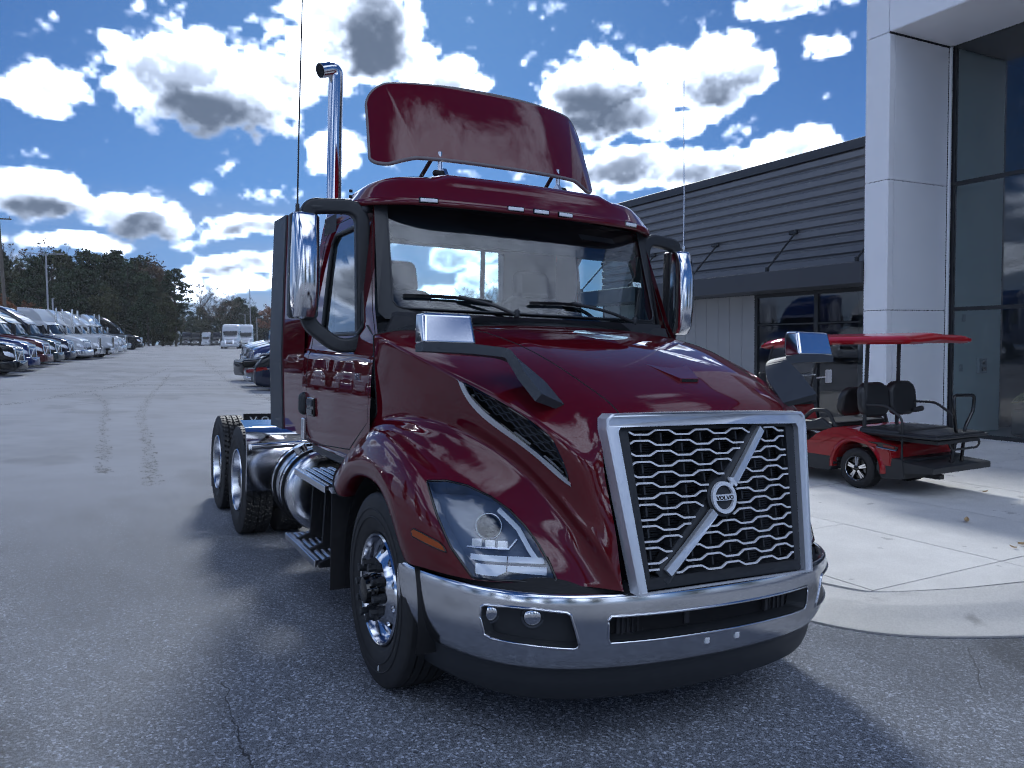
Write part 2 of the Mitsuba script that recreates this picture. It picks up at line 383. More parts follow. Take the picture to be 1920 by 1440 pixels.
for i in range(len(jx) - 1):
    for j in range(len(jy) - 1):
        g = sg.box(jx[i] + .005, jy[j] + .005, jx[i + 1] - .005, jy[j + 1] - .005).intersection(inner.buffer(-.008))
        if g.is_empty or g.geom_type != 'Polygon' or g.area < .01 or g.centroid.x > 12.6: continue
        add('concrete_apron__slab', prism(g, APZ - .09, APZ + .0015 * math.sin(7 * i + 3 * j), 'xy'), CONCRETE, smooth=False)
add('concrete_apron__bed', prism(inner.intersection(sg.box(0, -4, 29, 15.3)), APZ - .2, APZ - .025, 'xy'), matte('joint_dirt', (.10, .10, .105), .9), smooth=False)

# dry leaves blown on the concrete
LEAF = matte('dry_leaf', (.42, .30, .17), .8)
def leaf(key, x, y, s, a, label):
    o = []
    for u in np.linspace(-1, 1, 7):
        for v in np.linspace(-1, 1, 5):
            w = (1 - u * u) ** .6 * .45
            o.append((u * s, v * w * s, .012 + .35 * s * v * v + .25 * s * u * u))
    m = grid(np.array(o).reshape(7, 5, 3)); m.apply_transform(euler(8, -6, a)); m.apply_translation((x, y, APZ))
    tag(add(key, m, LEAF, smooth=True), label, 'leaf')
leaf('dry_leaf', 5.24, .90, .055, 30, 'curled pale tan leaf lying alone on the concrete slab')
leaf('dry_leaf', 4.62, .08, .03, 100, 'small dry leaf near the edge of the concrete apron')
leaf('dry_leaf', 4.80, .09, .045, -50, 'brown dry leaf on the apron close to the right edge of the photo')
leaf('dry_leaf', 6.88, 1.72, .035, -20, 'dark little leaf on the slab behind the cart shadow')

# ------------------------------------------------------------------ the buildings
def panel_tex(p, n, uv):
    g = mi.Float(.80) * (.97 + .05 * fbm(p.x * .7, p.y * .7, p.z * .5, 3))
    return mi.Color3f(g * .97, g * .99, g * 1.02)
PANEL = mat('white_panel', two({'type': 'principled', 'base_color': proc(panel_tex), 'roughness': .42, 'specular': .5}))
JOINT = matte('joint_shadow', (.05, .055, .06), .8)
SIDING = mat('charcoal_siding', two({'type': 'principled', 'base_color': proc(lambda p, n, uv: mi.Color3f(.150, .155, .168) * (.9 + .2 * fbm(p.y * .6, p.z * 3, p.x, 3))), 'roughness': .45, 'specular': .5, 'metallic': .15}))
FASCIA = matte('fascia', (.042, .046, .055), .5)
FRAME = matte('black_frame', (.018, .02, .023), .4)
LIGHTWALL = matte('light_siding', (.27, .275, .285), .6)
INWALL = matte('interior_wall', (.42, .44, .43), .8)
INDARK = matte('interior_dark', (.05, .052, .056), .85)

def facing_panels(root, axis, c, u_edges, z_edges, th=.03, facing=-1, bsdf=None):
    """cladding panels with open joints on the plane axis = c"""
    for u0, u1 in zip(u_edges[:-1], u_edges[1:]):
        for z0, z1 in zip(z_edges[:-1], z_edges[1:]):
            g = .006
            if axis == 'x': m = bx(c, c - facing * th, u0 + g, u1 - g, z0 + g, z1 - g, .003)
            else: m = bx(u0 + g, u1 - g, c, c - facing * th, z0 + g, z1 - g, .003)
            add(f'{root}__panel', m, bsdf or PANEL, smooth=False)

tag('showroom_portal', 'tall showroom entrance framed in white metal panels with tinted glass', 'building')
ZL = [-.1, .0, 2.32, 4.60, 7.12]
facing_panels('showroom_portal', 'x', 9.976, [5.45, 5.89], [.0, 2.32, 4.60, 7.12, 9.4])
facing_panels('showroom_portal', 'y', 5.437, [9.98, 10.13, 11.60], [.0, 2.32, 4.60, 7.10])
facing_panels('showroom_portal', 'x', 9.976, [-4.4, -2.5, .2, 2.9, 5.45], [7.13, 9.4])
facing_panels('showroom_portal', 'x', 9.976, [-4.4, -3.95], [.0, 2.32, 4.60, 7.12])
facing_panels('showroom_portal', 'y', 5.92, [9.98, 10.9], [.0, 2.32, 4.60, 7.12, 9.4], facing=1)
for y0, y1 in ((-3.9, -1.0), (-1.0, 1.9), (1.9, 5.43)):
    add('showroom_portal__soffit_panel', bx(9.99, 11.66, y0 + .005, y1 - .005, 7.125, 7.155), PANEL, smooth=False)
add('showroom_portal__column_core', bx(10.01, 11.66, 5.472, 5.86, -.05, 9.38), JOINT, smooth=False)
add('showroom_portal__header_core', bx(10.01, 11.66, -4.38, 5.47, 7.16, 9.38), JOINT, smooth=False)
add('showroom_portal__far_column_core', bx(10.01, 11.66, -4.38, -3.96, -.05, 7.12), JOINT, smooth=False)
add('showroom_portal__coping', bx(9.95, 18.0, -4.42, 5.95, 9.40, 9.46, .01), FRAME, smooth=False)
add('showroom_portal__jamb_trim', bx(11.60, 11.64, 5.385, 5.430, .0, 7.10, .004), PANEL, smooth=False)
GX = 11.69
zt = [.03, 2.345, 4.635, 7.12]; yt = [-3.93, -1.6, 1.0, 3.35, 5.37]
for i in range(3):
    for j in range(4):
        gl = 'showroom_portal__glass_pane'
        add(gl, mesh_of([(GX, yt[j], zt[i]), (GX, yt[j + 1], zt[i]), (GX, yt[j + 1], zt[i + 1]), (GX, yt[j], zt[i + 1])], [[0, 1, 2, 3]]), TINT, smooth=False)
for z in zt[:-1]: add('showroom_portal__transom', bx(GX - .03, GX + .08, -3.95, 5.40, z - .035, z + .035, .004), FRAME, smooth=False)
for y in yt: add('showroom_portal__mullion', bx(GX - .02, GX + .06, y - .03, y + .03, .0, 7.12, .004), FRAME, smooth=False)
add('showroom_portal__sill', bx(GX - .10, GX + .12, -3.95, 5.40, APZ, .0), matte('sill', (.45, .46, .47), .5), smooth=False)
# inside of the showroom
add('showroom_portal__interior_wall', bx(11.75, 13.25, 5.39, 5.43, 0, 7.1), INWALL, smooth=False)
add('showroom_portal__interior_shell', cat([bx(13.25, 18, 5.60, 5.64, 0, 9.38), bx(17.96, 18, -4.4, 5.6, 0, 9.38), bx(11.67, 18, -4.40, -3.97, 0, 9.38), bx(11.67, 18, -4.38, 5.86, 7.14, 7.2), bx(11.67, 18, -4.38, 5.6, 9.3, 9.38), bx(11.67, 13.3, 5.44, 5.86, 0, 9.38)]), INDARK, smooth=False)
add('showroom_portal__floor', bx(11.80, 18, -4.38, 5.6, -.06, .0), matte('showroom_floor', (.16, .16, .17), .3), smooth=False)
sw = lambda x, z, w, h: cat([bx(x, x + w, 5.372, 5.39, z, z + h, .004), bx(x + w * .3, x + w * .7, 5.364, 5.372, z + h * .3, z + h * .7, .002)])
add('showroom_portal__wall_switch', sw(11.98, 1.18, .09, .13), LIGHTWALL, smooth=False)
add('showroom_portal__wall_switch', sw(12.03, 2.12, .10, .14), LIGHTWALL, smooth=False)
k = 'showroom_portal__keypad_box'
add(k, cat([bx(12.50, 12.76, 5.33, 5.39, 1.13, 1.42, .01)]), LIGHTWALL, smooth=False)
add(k + '__screen', bx(12.58, 12.68, 5.318, 5.328, 1.30, 1.37, .002), INDARK, smooth=False)
add(k + '__button_panel', bx(12.58, 12.72, 5.318, 5.328, 1.18, 1.25, .002), FRAME, smooth=False)

# a wire basket stand and bench seen through the glass
tag('wire_basket', 'dark wire basket stand with yellowish grid seen inside the glass', 'basket stand')
bw = []
for a in np.linspace(0, math.pi * .62, 7): bw.append(tube([(12.35, 4.25 + .42 * math.cos(a + .5), .42 + .42 * math.sin(a + .5)), (13.3, 4.25 + .42 * math.cos(a + .5), .42 + .42 * math.sin(a + .5))], .008, 5))
for x in np.linspace(12.35, 13.3, 12): bw.append(tube([(x, 4.25 + .42 * math.cos(a + .5), .42 + .42 * math.sin(a + .5)) for a in np.linspace(0, math.pi * .62, 12)], .008, 5, up=(1, 0, 0)))
add('wire_basket__wire_grid', bw, matte('brass_wire', (.38, .33, .17), .5))
add('wire_basket__bin', bx(12.3, 13.35, 3.95, 4.62, .02, .5, .05), STEEL, smooth=False)

tag('service_wing', 'low dark building wing with ribbed charcoal siding beside the white portal', 'building')
WX = 10.9
prof = [(0, .02), (.030, .02), (.058, -.045), (.168, -.045), (.192, .02)]   # height up, outwards
pitch = .2035; z0 = 3.27
for k in range(11):
    zz = z0 + k * pitch
    q = [(WX + o, zz + h) for h, o in prof] + [(WX + .02, zz + pitch - .002), (WX + .05, zz + pitch - .002), (WX + .05, zz)]
    add('service_wing__siding_panel', prism([(a, b) for a, b in q], 5.93, 15.6, 'xz'), SIDING, smooth=False)
add('service_wing__coping', cat([bx(WX - .07, 25, 5.93, 15.7, 5.53, 5.70, .008), bx(WX - .085, WX - .07, 5.93, 15.7, 5.51, 5.545)]), FASCIA, smooth=False)
aw = 'service_wing__awning'
add(aw, bx(9.90, 10.84, 5.93, 15.6, 2.83, 3.22, .01), FASCIA, smooth=False)
for y in (6.1, 8.30, 10.70, 13.1, 15.4):
    r = f'{aw}__hanger_rod'
    add(r, cat([cyl((10.84, y, 4.08), (10.02, y, 3.28), .020, 10), cyl((10.32, y, 3.575), (10.24, y, 3.497), .028, 10), bx(10.79, 10.86, y - .05, y + .16, 4.04, 4.12, .01), bx(9.98, 10.06, y - .025, y + .025, 3.20, 3.32, .008)]), FRAME)
for k in range(16):
    y0 = 9.55 + k * .40
    if y0 > 15.4: break
    add('service_wing__wall_board', bx(WX + .01, WX + .03, y0 + .004, y0 + .396, -.05, 2.83, .003), LIGHTWALL, smooth=False)
for (y0, y1) in ((5.93, 7.78), (7.84, 9.46)):
    for (a, b) in ((.12, 2.12), (2.18, 2.78)):
        add('service_wing__window_pane', mesh_of([(WX + .04, y0, a), (WX + .04, y1, a), (WX + .04, y1, b), (WX + .04, y0, b)], [[0, 1, 2, 3]]), TINT, smooth=False)
add('service_wing__window_frame', cat([bx(WX, WX + .09, y - w, y + w, 0, 2.83, .004) for y, w in ((9.505, .045), (7.81, .05))] + [bx(WX, WX + .09, 5.93, 9.46, z - .05, z + .05, .004) for z in (.07, 2.80)] + [bx(WX + .003, WX + .087, 5.93, 9.46, 2.135, 2.165)]), FRAME, smooth=False)
add('service_wing__shell', cat([bx(WX + .05, 25, 15.6, 15.7, -.3, 5.53), bx(24.9, 25, 5.9, 15.6, -.3, 5.53), bx(WX + .03, WX + .08, 9.55, 15.6, -.3, 2.83), bx(WX + .03, WX + .08, 5.93, 15.6, 2.83, 5.53), bx(WX + .08, 25, 5.93, 15.6, 5.4, 5.52), bx(13.31, 25, 8.62, 8.7, 0, 5.4), bx(WX + .1, 13.3, 5.87, 5.92, 0, 5.4), bx(13.3, 13.34, 5.87, 8.7, 0, 5.4)]), INDARK, smooth=False)
add('service_wing__floor', bx(WX + .1, 25, 5.95, 15.6, -.1, .0), STEEL, smooth=False)
# ------------------------------------------------------------------ the truck (its own frame: x to the image right, y backwards from the front axle, z up)
TR = 'semi_truck'
tag(TR, 'glossy maroon day cab tractor truck parked facing the camera, chrome bumper and honeycomb grille', 'truck')
def tr(name, mesh, bsdf, smooth=30, label=None, both=False):
    """a part of the truck; both: its mirror image too, as a part of its own"""
    mesh = cat(mesh) if isinstance(mesh, list) else mesh
    k = add(f'{TR}__{name}', mesh, bsdf, smooth, MT)
    if label: tag(k, label)
    if both:
        return k, add(f'{TR}__{name}', mirror(mesh), bsdf, smooth, MT)
    return k

def smooth_curve(pts, n):
    p = np.asarray(pts, float)
    s = np.concatenate([[0], np.cumsum(np.linalg.norm(np.diff(p, axis=0), axis=1))])
    return CubicSpline(s, p)(np.linspace(0, s[-1], n))

# -------- hood and fenders: guide curves from the rear edge to the front edge, left half (x > 0 here is the half width)
GUIDES = [
 [(0, .24, 1.93), (0, .02, 1.905), (0, -.22, 1.872), (0, -.48, 1.825), (0, -.72, 1.765), (0, -.92, 1.695), (0, -1.07, 1.62), (0, -1.16, 1.56), (0, -1.195, 1.515)],
 [(.36, .245, 1.925), (.36, .02, 1.90), (.355, -.22, 1.866), (.345, -.48, 1.815), (.33, -.72, 1.75), (.315, -.92, 1.68), (.30, -1.065, 1.605), (.29, -1.15, 1.55), (.285, -1.185, 1.512)],
 [(.66, .26, 1.905), (.66, .02, 1.878), (.645, -.24, 1.838), (.615, -.5, 1.78), (.58, -.73, 1.71), (.545, -.92, 1.635), (.515, -1.06, 1.57), (.50, -1.135, 1.525), (.492, -1.16, 1.50)],
 [(.92, .30, 1.880), (.90, .05, 1.848), (.865, -.2, 1.798), (.82, -.45, 1.732), (.77, -.69, 1.655), (.705, -.91, 1.568), (.635, -1.06, 1.485), (.59, -1.135, 1.43), (.578, -1.16, 1.40)],
 [(1.112, .34, 1.842), (1.10, .1, 1.806), (1.055, -.14, 1.742), (.99, -.41, 1.667), (.91, -.70, 1.578), (.82, -.945, 1.48), (.715, -1.09, 1.36), (.625, -1.16, 1.26), (.573, -1.18, 1.22)],
 [(1.118, .34, 1.812), (1.106, .1, 1.776), (1.06, -.14, 1.712), (.995, -.41, 1.637), (.914, -.70, 1.545), (.822, -.945, 1.442), (.716, -1.09, 1.315), (.624, -1.165, 1.21), (.566, -1.19, 1.17)],
 [(1.108, .34, 1.62), (1.085, .1, 1.60), (1.045, -.14, 1.56), (.98, -.41, 1.50), (.893, -.70, 1.41), (.80, -.92, 1.30), (.706, -1.07, 1.17), (.61, -1.185, 1.06), (.552, -1.23, 1.02)],
 [(1.092, .34, 1.41), (1.068, .06, 1.435), (1.03, -.15, 1.435), (.958, -.41, 1.405), (.862, -.68, 1.325), (.772, -.90, 1.21), (.688, -1.055, 1.06), (.60, -1.20, .89), (.535, -1.285, .765)],
 [(1.098, .42, 1.345), (1.075, .10, 1.395), (1.042, -.13, 1.395), (.975, -.40, 1.362), (.885, -.665, 1.275), (.80, -.875, 1.155), (.725, -1.015, 1.01), (.665, -1.11, .87), (.64, -1.165, .765)],
 [(1.105, .62, 1.22), (1.115, .25, 1.345), (1.10, -.08, 1.352), (1.065, -.36, 1.292), (1.005, -.60, 1.19), (.94, -.785, 1.07), (.885, -.90, .96), (.855, -.985, .855), (.84, -1.03, .765)],
 [(1.11, .98, 1.02), (1.135, .50, 1.243), (1.155, .2, 1.32), (1.178, -.22, 1.29), (1.168, -.49, 1.18), (1.143, -.65, 1.045), (1.118, -.745, .935), (1.085, -.815, .84), (1.055, -.865, .765)],
 [(1.155, .95, .985), (1.185, .50, 1.19), (1.20, .18, 1.275), (1.21, -.2, 1.24), (1.205, -.45, 1.12), (1.19, -.575, 1.0), (1.172, -.65, .905), (1.15, -.70, .83), (1.125, -.735, .765)],
 [(1.21, .80, .93), (1.225, .47, 1.13), (1.235, .15, 1.19), (1.24, -.16, 1.16), (1.238, -.34, 1.06), (1.232, -.44, .96), (1.222, -.50, .88), (1.208, -.535, .82), (1.195, -.555, .765)],
 [(1.238, .66, .93), (1.24, .42, 1.10), (1.242, .12, 1.15), (1.242, -.14, 1.122), (1.24, -.30, 1.035), (1.236, -.385, .945), (1.228, -.43, .87), (1.218, -.46, .815), (1.205, -.475, .765)],
 [(1.228, .60, .90), (1.23, .38, 1.045), (1.23, .11, 1.088), (1.23, -.12, 1.062), (1.228, -.265, .985), (1.224, -.34, .91), (1.218, -.385, .85), (1.208, -.412, .80), (1.196, -.42, .765)],
 [(1.12, .595, .90), (1.12, .375, 1.04), (1.12, .11, 1.08), (1.12, -.12, 1.055), (1.12, -.26, .98), (1.12, -.335, .905), (1.12, -.38, .845), (1.12, -.405, .80), (1.12, -.413, .765)]]
GU = np.array([0, 1, 2, 3, 4, 4.25, 5, 6, 6.45, 7.2, 8.4, 9, 9.6, 9.95, 10.2, 10.7])

def hood_surface(nu=150, nv=150):
    L = np.array([smooth_curve(g, nv) for g in GUIDES])
    Lm = np.concatenate([L[2:0:-1] * [-1, 1, 1], L]); um = np.concatenate([-GU[2:0:-1], GU])
    u = np.sort(np.concatenate([np.linspace(0, GU[-1], nu), [3.92, 3.97, 4.03, 4.08, 4.17, 9.9, 10.0, 10.15, 10.25]]))
    S = Akima1DInterpolator(um, Lm, axis=0)(u)
    for it in range(6):                                    # fair the panel, keeping its edges
        mid = S.copy(); mid[1:-1, 1:-1] = .25 * (S[:-2, 1:-1] + S[2:, 1:-1] + S[1:-1, :-2] + S[1:-1, 2:])
        keep = np.clip(np.minimum(np.abs(u - 4.0) * 3, np.abs(u - 10.1) * 2), 0.12, 1)[1:-1, None, None]
        S[1:-1, 1:-1] += .6 * keep * (mid[1:-1, 1:-1] - S[1:-1, 1:-1])
    # gentle shape of the hood top: a raised centre with a scoop-like step near the cowl
    X, Y = S[..., 0], S[..., 1]
    top = np.clip(1 - np.abs(u[:, None]) / 2.6, 0, 1)
    S[..., 2] += .016 * np.clip(top * 3, 0, 1) * np.clip((Y + .95) / .5, 0, 1) * np.clip((.25 - Y) / .2, 0, 1)
    # sunken channel behind the mirror foot
    S[..., 2] -= .012 * np.exp(-((u[:, None] - 2.6) / .35) ** 2) * np.clip((Y + .55) / .4, 0, 1)
    return S, u
HS, HU = hood_surface()
HL = HS * [-1, 1, 1]                                        # the photograph's left half
VENT = sg.Polygon([(-.54, 1.640), (-.60, 1.622), (-.795, 1.562), (-.925, 1.500), (-1.005, 1.440), (-1.045, 1.375), (-1.075, 1.29), (-1.09, 1.215), (-1.07, 1.235), (-.966, 1.325), (-.80, 1.424), (-.665, 1.499), (-.59, 1.553)])
hl_a = lambda P: P[..., 0] * .78 - P[..., 1] * .62         # left half: along the front quarter
LAMP = sg.Polygon([(-.545, 1.155), (-.47, 1.02), (-.385, .89), (-.275, .775), (-.26, .772), (.075, .772), (.09, .785), (.055, .85), (.00, .925), (-.065, .995), (-.14, 1.055), (-.235, 1.105), (-.35, 1.142), (-.46, 1.158)])
import shapely
def inside(poly, a, b): return shapely.contains_xy(poly, a, b)
cen = (HL[:-1, :-1] + HL[1:, :-1] + HL[:-1, 1:] + HL[1:, 1:]) / 4
uc = ((HU[:-1] + HU[1:]) / 2)[:, None] * np.ones(cen.shape[1])
in_vent = inside(VENT, cen[..., 1], cen[..., 2]) & (uc > 4.1) & (uc < 6)
in_lamp = inside(LAMP, hl_a(cen), cen[..., 2]) & (uc > 6.2) & (uc < 9)
def masked(P, mask, flip=False):
    """grid faces where mask"""
    nu, nv = P.shape[:2]; i, j = np.nonzero(mask); a = i * nv + j
    q = np.stack([a, a + nv, a + nv + 1, a + 1], 1)
    if flip: q = q[:, ::-1]
    m = mesh_of(P.reshape(-1, 3), q); m.remove_unreferenced_vertices(); return m
full_s = np.concatenate([HL[::-1], HL[1:] * [-1, 1, 1]])
keepm = ~(in_vent | in_lamp)
tr('hood', masked(full_s, np.concatenate([keepm[::-1], keepm])), MAROON, smooth=True)

from scipy.interpolate import LinearNDInterpolator, NearestNDInterpolator
_cache = {}
def on_hood(fa, fb, pts, u_lo, u_hi, lift=0.0):
    """points of the left hood surface whose two measures fa, fb are given (by interpolation), moved along the normal"""
    key = (id(fa), id(fb), u_lo, u_hi)
    if key not in _cache:
        ok = (HU > u_lo) & (HU < u_hi); Q = HL[ok].reshape(-1, 3); N = surf_n[ok].reshape(-1, 3)
        ab = np.stack([fa(Q), fb(Q)], 1)
        _cache[key] = LinearNDInterpolator(ab, np.hstack([Q, N]), rescale=True), NearestNDInterpolator(ab, np.hstack([Q, N]))
    I, J = _cache[key]
    r = I(np.asarray(pts)); bad = np.isnan(r[:, 0])
    if bad.any(): r[bad] = J(np.asarray(pts)[bad])
    return r[:, :3] + lift * r[:, 3:]
def grid_normals(P):
    n = np.cross(np.gradient(P, axis=0), np.gradient(P, axis=1)); n /= np.linalg.norm(n, axis=-1, keepdims=True) + 1e-12
    return n
surf_n = grid_normals(HL)
if surf_n[20, 75, 2] < 0: surf_n = -surf_n
fy, fz = (lambda P: P[..., 1]), (lambda P: P[..., 2])
dens = lambda poly, d: np.array(poly.exterior.segmentize(d).coords)[:-1]

def fill(poly, fa, fb, ulo, uhi, lift, step=.02):
    """a patch of the hood surface inside poly, moved along its normal"""
    ring = poly.segmentize(step); x0, y0, x1, y1 = poly.bounds
    gx_, gy_ = np.meshgrid(np.arange(x0, x1, step), np.arange(y0, y1, step)); c = np.stack([gx_.ravel(), gy_.ravel()], 1)
    c = c[inside(poly.buffer(-step * .5), c[:, 0], c[:, 1])]
    pts = np.vstack([np.array(ring.exterior.coords)[:-1], c])
    from scipy.spatial import Delaunay
    t_ = Delaunay(pts).simplices; ctr = pts[t_].mean(1); t_ = t_[inside(poly.buffer(1e-4), ctr[:, 0], ctr[:, 1])]
    return mesh_of(on_hood(fa, fb, pts, ulo, uhi, lift), t_)

# panel gaps of the hood
gap = lambda pts, r=.0035: tube(pts, r, 6)
iu = np.argmin(np.abs(HU - 2.0)); ic = np.argmin(np.abs(HU - 2.75))
tr('hood_seam', gap(HL[iu, 8:] + surf_n[iu, 8:] * -.0008, .0032), INKY, both=True)
tr('hood_rear_gap', gap(HL[10:, 0] + [0, .004, 0], .006), INKY, both=True)

# -------- side vents
vk = tr('vent_screen', fill(VENT.buffer(.02), fy, fz, 4.1, 6.0, -.045), INKY, smooth=True, both=True)
rim = on_hood(fy, fz, dens(VENT, .02), 4.1, 6.1, -.02)
inn = on_hood(fy, fz, dens(VENT.buffer(-.004), .02), 4.1, 6.1, -.05)
wall = []
d0 = on_hood(fy, fz, dens(VENT, .015), 4.1, 6.1, .001); d1 = on_hood(fy, fz, dens(VENT, .015), 4.1, 6.1, -.05)
tr('vent_rim', [grid(np.stack([d0, d1]), closed_v=True), tube(d0, .005, 6, closed=True)], GLOSSB, both=True)
waves = []
x0, y0, x1, y1 = VENT.bounds
for r in range(30):
    zc = y0 - .15 + r * .020
    yy = np.arange(x0, x1, .006)
    zz = zc + (yy - x0) * .42 + .0052 * np.clip(2.2 * np.sin(yy / .062 * 2 * math.pi + math.pi * (r % 2)), -1, 1)
    ok = inside(VENT.buffer(-.003), yy, zz)
    i = 0
    while i < len(yy):
        if ok[i]:
            j = i
            while j + 1 < len(yy) and ok[j + 1]: j += 1
            if j - i > 3: waves.append(tube(on_hood(fy, fz, np.stack([yy[i:j + 1], zz[i:j + 1]], 1), 4.1, 6.1, -.022), .0028, 5))
            i = j + 1
        else: i += 1
for side in (0, 1):
    m = cat(waves); m = mirror(m) if side else m
    tag(tr('vent_mesh', m, TRIM), None, None, None, 'stuff')
edge = np.array([(-.535, 1.648), (-.585, 1.560), (-.66, 1.500), (-.80, 1.422), (-.966, 1.322), (-1.072, 1.232), (-1.098, 1.200)])
e1 = on_hood(fy, fz, smooth_curve(edge, 50), 4.1, 6.3, .008); e2 = on_hood(fy, fz, smooth_curve(edge + np.array([(.036, -.004), (.034, -.012), (.026, -.025), (.01, -.03), (.0, -.03), (.006, -.022), (.0, -.012)]), 50), 4.1, 6.3, .004)
e0 = on_hood(fy, fz, smooth_curve(edge, 50), 4.1, 6.3, -.02); e3 = on_hood(fy, fz, smooth_curve(edge + np.array([(.036, -.004), (.034, -.012), (.026, -.025), (.01, -.03), (.0, -.03), (.006, -.022), (.0, -.012)]), 50), 4.1, 6.3, -.004)
tr('vent_trim', grid(np.stack([e0, e1, e2, e3])), BRUSHED, smooth=40, both=True)

# -------- hood scoop: a small notch in the middle with a dark slot facing forward
fxx = lambda P: P[..., 0]
top_z = lambda x, y: on_hood(fxx, fy, np.array([[-abs(x), y]]), -1, 3.2)[0, 2]
A = [(-.135, -.855), (.125, -.855), (.053, -1.030), (-.058, -1.030)]
zz = [top_z(*p) for p in A]
up_ = [0.0005, 0.0005, .017, .017]
key = tr('hood_scoop', hull([(x, y, z + u) for (x, y), z, u in zip(A, zz, up_)] + [(x, y, z - .01) for (x, y), z in zip(A, zz)]), MAROON, False)
add(key + '__slot', hull([(x * .86, y - .002, z + o) for (x, y), z in list(zip(A, zz))[2:] for o in (.0, .0135)] + [(x * .86, y + .02, z + o) for (x, y), z in list(zip(A, zz))[2:] for o in (.0, .0135)]), INKY, False, MT)

# -------- grille
GYf = lambda x, z: -1.165 - (1.46 - z) * .2 - .045 * (1 - (x / .55) ** 2)
def grille_prism(poly, th, off=0.0, step=.02):
    m = cat([trimesh.creation.extrude_polygon(g.segmentize(step), th, engine='earcut') for g in getattr(poly, 'geoms', [poly])])
    v = m.vertices; m = trimesh.Trimesh(np.stack([v[:, 0], GYf(v[:, 0], v[:, 1]) + off - v[:, 2], v[:, 1]], 1), m.faces, process=False)
    m.fix_normals(); return m
outer_p = sg.Polygon([(-.505, .757), (-.592, 1.44), (-.588, 1.485), (-.565, 1.505), (-.3, 1.513), (0, 1.516), (.3, 1.513), (.565, 1.505), (.588, 1.485), (.592, 1.44), (.505, .757)])
inner_p = sg.Polygon([(-.455, .70), (-.533, 1.43), (-.520, 1.450), (0, 1.459), (.520, 1.450), (.533, 1.43), (.455, .70)])
tr('grille_frame', [grille_prism(outer_p.difference(inner_p), .060, .025), grille_prism(outer_p.difference(outer_p.buffer(-.012)).difference(sg.box(-1, .6, 1, .76)), .010, -.033)], BRUSHED, smooth=35)
tr('grille_surround', [grille_prism(inner_p.buffer(.004).intersection(sg.box(-1, .768, 1, 2)).difference(sg.Polygon([(-.425, .815), (-.470, 1.432), (.470, 1.432), (.425, .815)])), .05, .045), grille_prism(sg.Polygon([(-.50, .745), (-.50, .790), (.50, .790), (.50, .745)]), .05, .085)], BLACK, smooth=35)
tr('grille_backing', grille_prism(sg.box(-.525, .74, .525, 1.47), .01, .115), INKY, smooth=True)
fins = []
for k in range(60):
    z = .80 + k * .0108
    fins.append(grille_prism(sg.box(-.475, z, .475, z + .0035), .012, .098, .2))
key = tr('grille_backing__fin', fins, TRIM, False); tag(key, kind='stuff')
dz = lambda x: .834 + (x + .339) * (1.43 - .834) / (.283 + .339)
diag = np.array([.283 + .339, 1.43 - .834]); dl = np.linalg.norm(diag); du = diag / dl; dn = np.array([-du[1], du[0]])
band = sg.LineString([(-.36, .812), (.30, 1.448)]).buffer(.036, cap_style=2); disk = sg.Point(0, 1.131).buffer(.092)
keepout = band.union(disk)
posts = []
for r in range(14):
    zc = 1.424 - r * .0450
    x = np.linspace(-.462, .452, 240)
    ph = 0 if r % 2 else math.pi
    z = zc + .0095 * np.clip(1.9 * np.sin((x + .03) / .2135 * 2 * math.pi + ph), -1, 1)
    ok = ~inside(keepout, x, z); i = 0
    while i < len(x):
        if ok[i]:
            j = i
            while j + 1 < len(x) and ok[j + 1]: j += 1
            if j - i > 5:
                p = np.stack([x[i:j + 1], GYf(x[i:j + 1], z[i:j + 1]) + .002, z[i:j + 1]], 1)
                tr('grille_bar', sweep(p, [(-.003, -.0034), (.005, -.0040), (.005, .0040), (-.003, .0034)][::-1]), SILVER, 30)
            i = j + 1
        else: i += 1
    if r < 13:
        for c in range(-5, 5):
            xc = -.03 + c * .10675 + .0534 + (.0534 if False else 0)
            zz = zc - .0225
            if abs(xc) < .46 and not inside(keepout, np.array([xc]), np.array([zz]))[0]:
                posts.append(grille_prism(sg.box(xc - .004, zz - .019, xc + .004, zz + .019), .05, .06, .2))
key = tr('grille_web', posts, BLACK, False); tag(key, kind='stuff')
tr('grille_web', grille_prism(band.buffer(.004), .05, .055), BLACK, 30)
bar = sg.Polygon([np.array([-.339, .834]) + dn * .0175, np.array([-.339, .834]) - dn * .0175, np.array([-.062, 1.131 - .066]) - dn * .0175, np.array([-.072, 1.131 - .062]) + dn * .0175])
a_ = np.array([0, 1.131])
b0, b1 = a_ + du * .098, a_ + du * dl * .5 + np.array([-.02, .0])
for p0, p1 in ((np.array([-.339, .834]), a_ - du * .086), (a_ + du * .100, np.array([.283, 1.43]))):
    q = sg.Polygon([p0 + dn * .0175, p0 - dn * .0175, p1 - dn * .0175, p1 + dn * .0175])
    tr('diagonal_bar', grille_prism(q, .022, .004), BRUSHED, 30)
em = tr('emblem', [grille_prism(disk.buffer(-.006), .03, .03)], BLACK, 30, 'round iron-mark emblem with an arrow on the grille')
ring_ = sg.Point(0, 1.131).buffer(.0700, 32).difference(sg.Point(0, 1.131).buffer(.0535, 32))
c45 = np.array([math.cos(math.radians(48)), math.sin(math.radians(48))]); n45 = np.array([-c45[1], c45[0]])
tip = a_ + c45 * .112
arrow = sg.Polygon([a_ + c45 * .06 + n45 * .0075, a_ + c45 * .06 - n45 * .0075, a_ + c45 * .082 - n45 * .0075, a_ + c45 * .082 - n45 * .024, a_ + c45 * .092 - n45 * .028, tip + n45 * .0, a_ + c45 * .092 + n45 * .028, a_ + c45 * .082 + n45 * .024, a_ + c45 * .082 + n45 * .0075])
belt = sg.box(-.056, 1.131 - .0125, .056, 1.131 + .0125)
add(em + '__ring', grille_prism(ring_.union(arrow).union(belt), .014, -.003), SILVER, 30, MT)
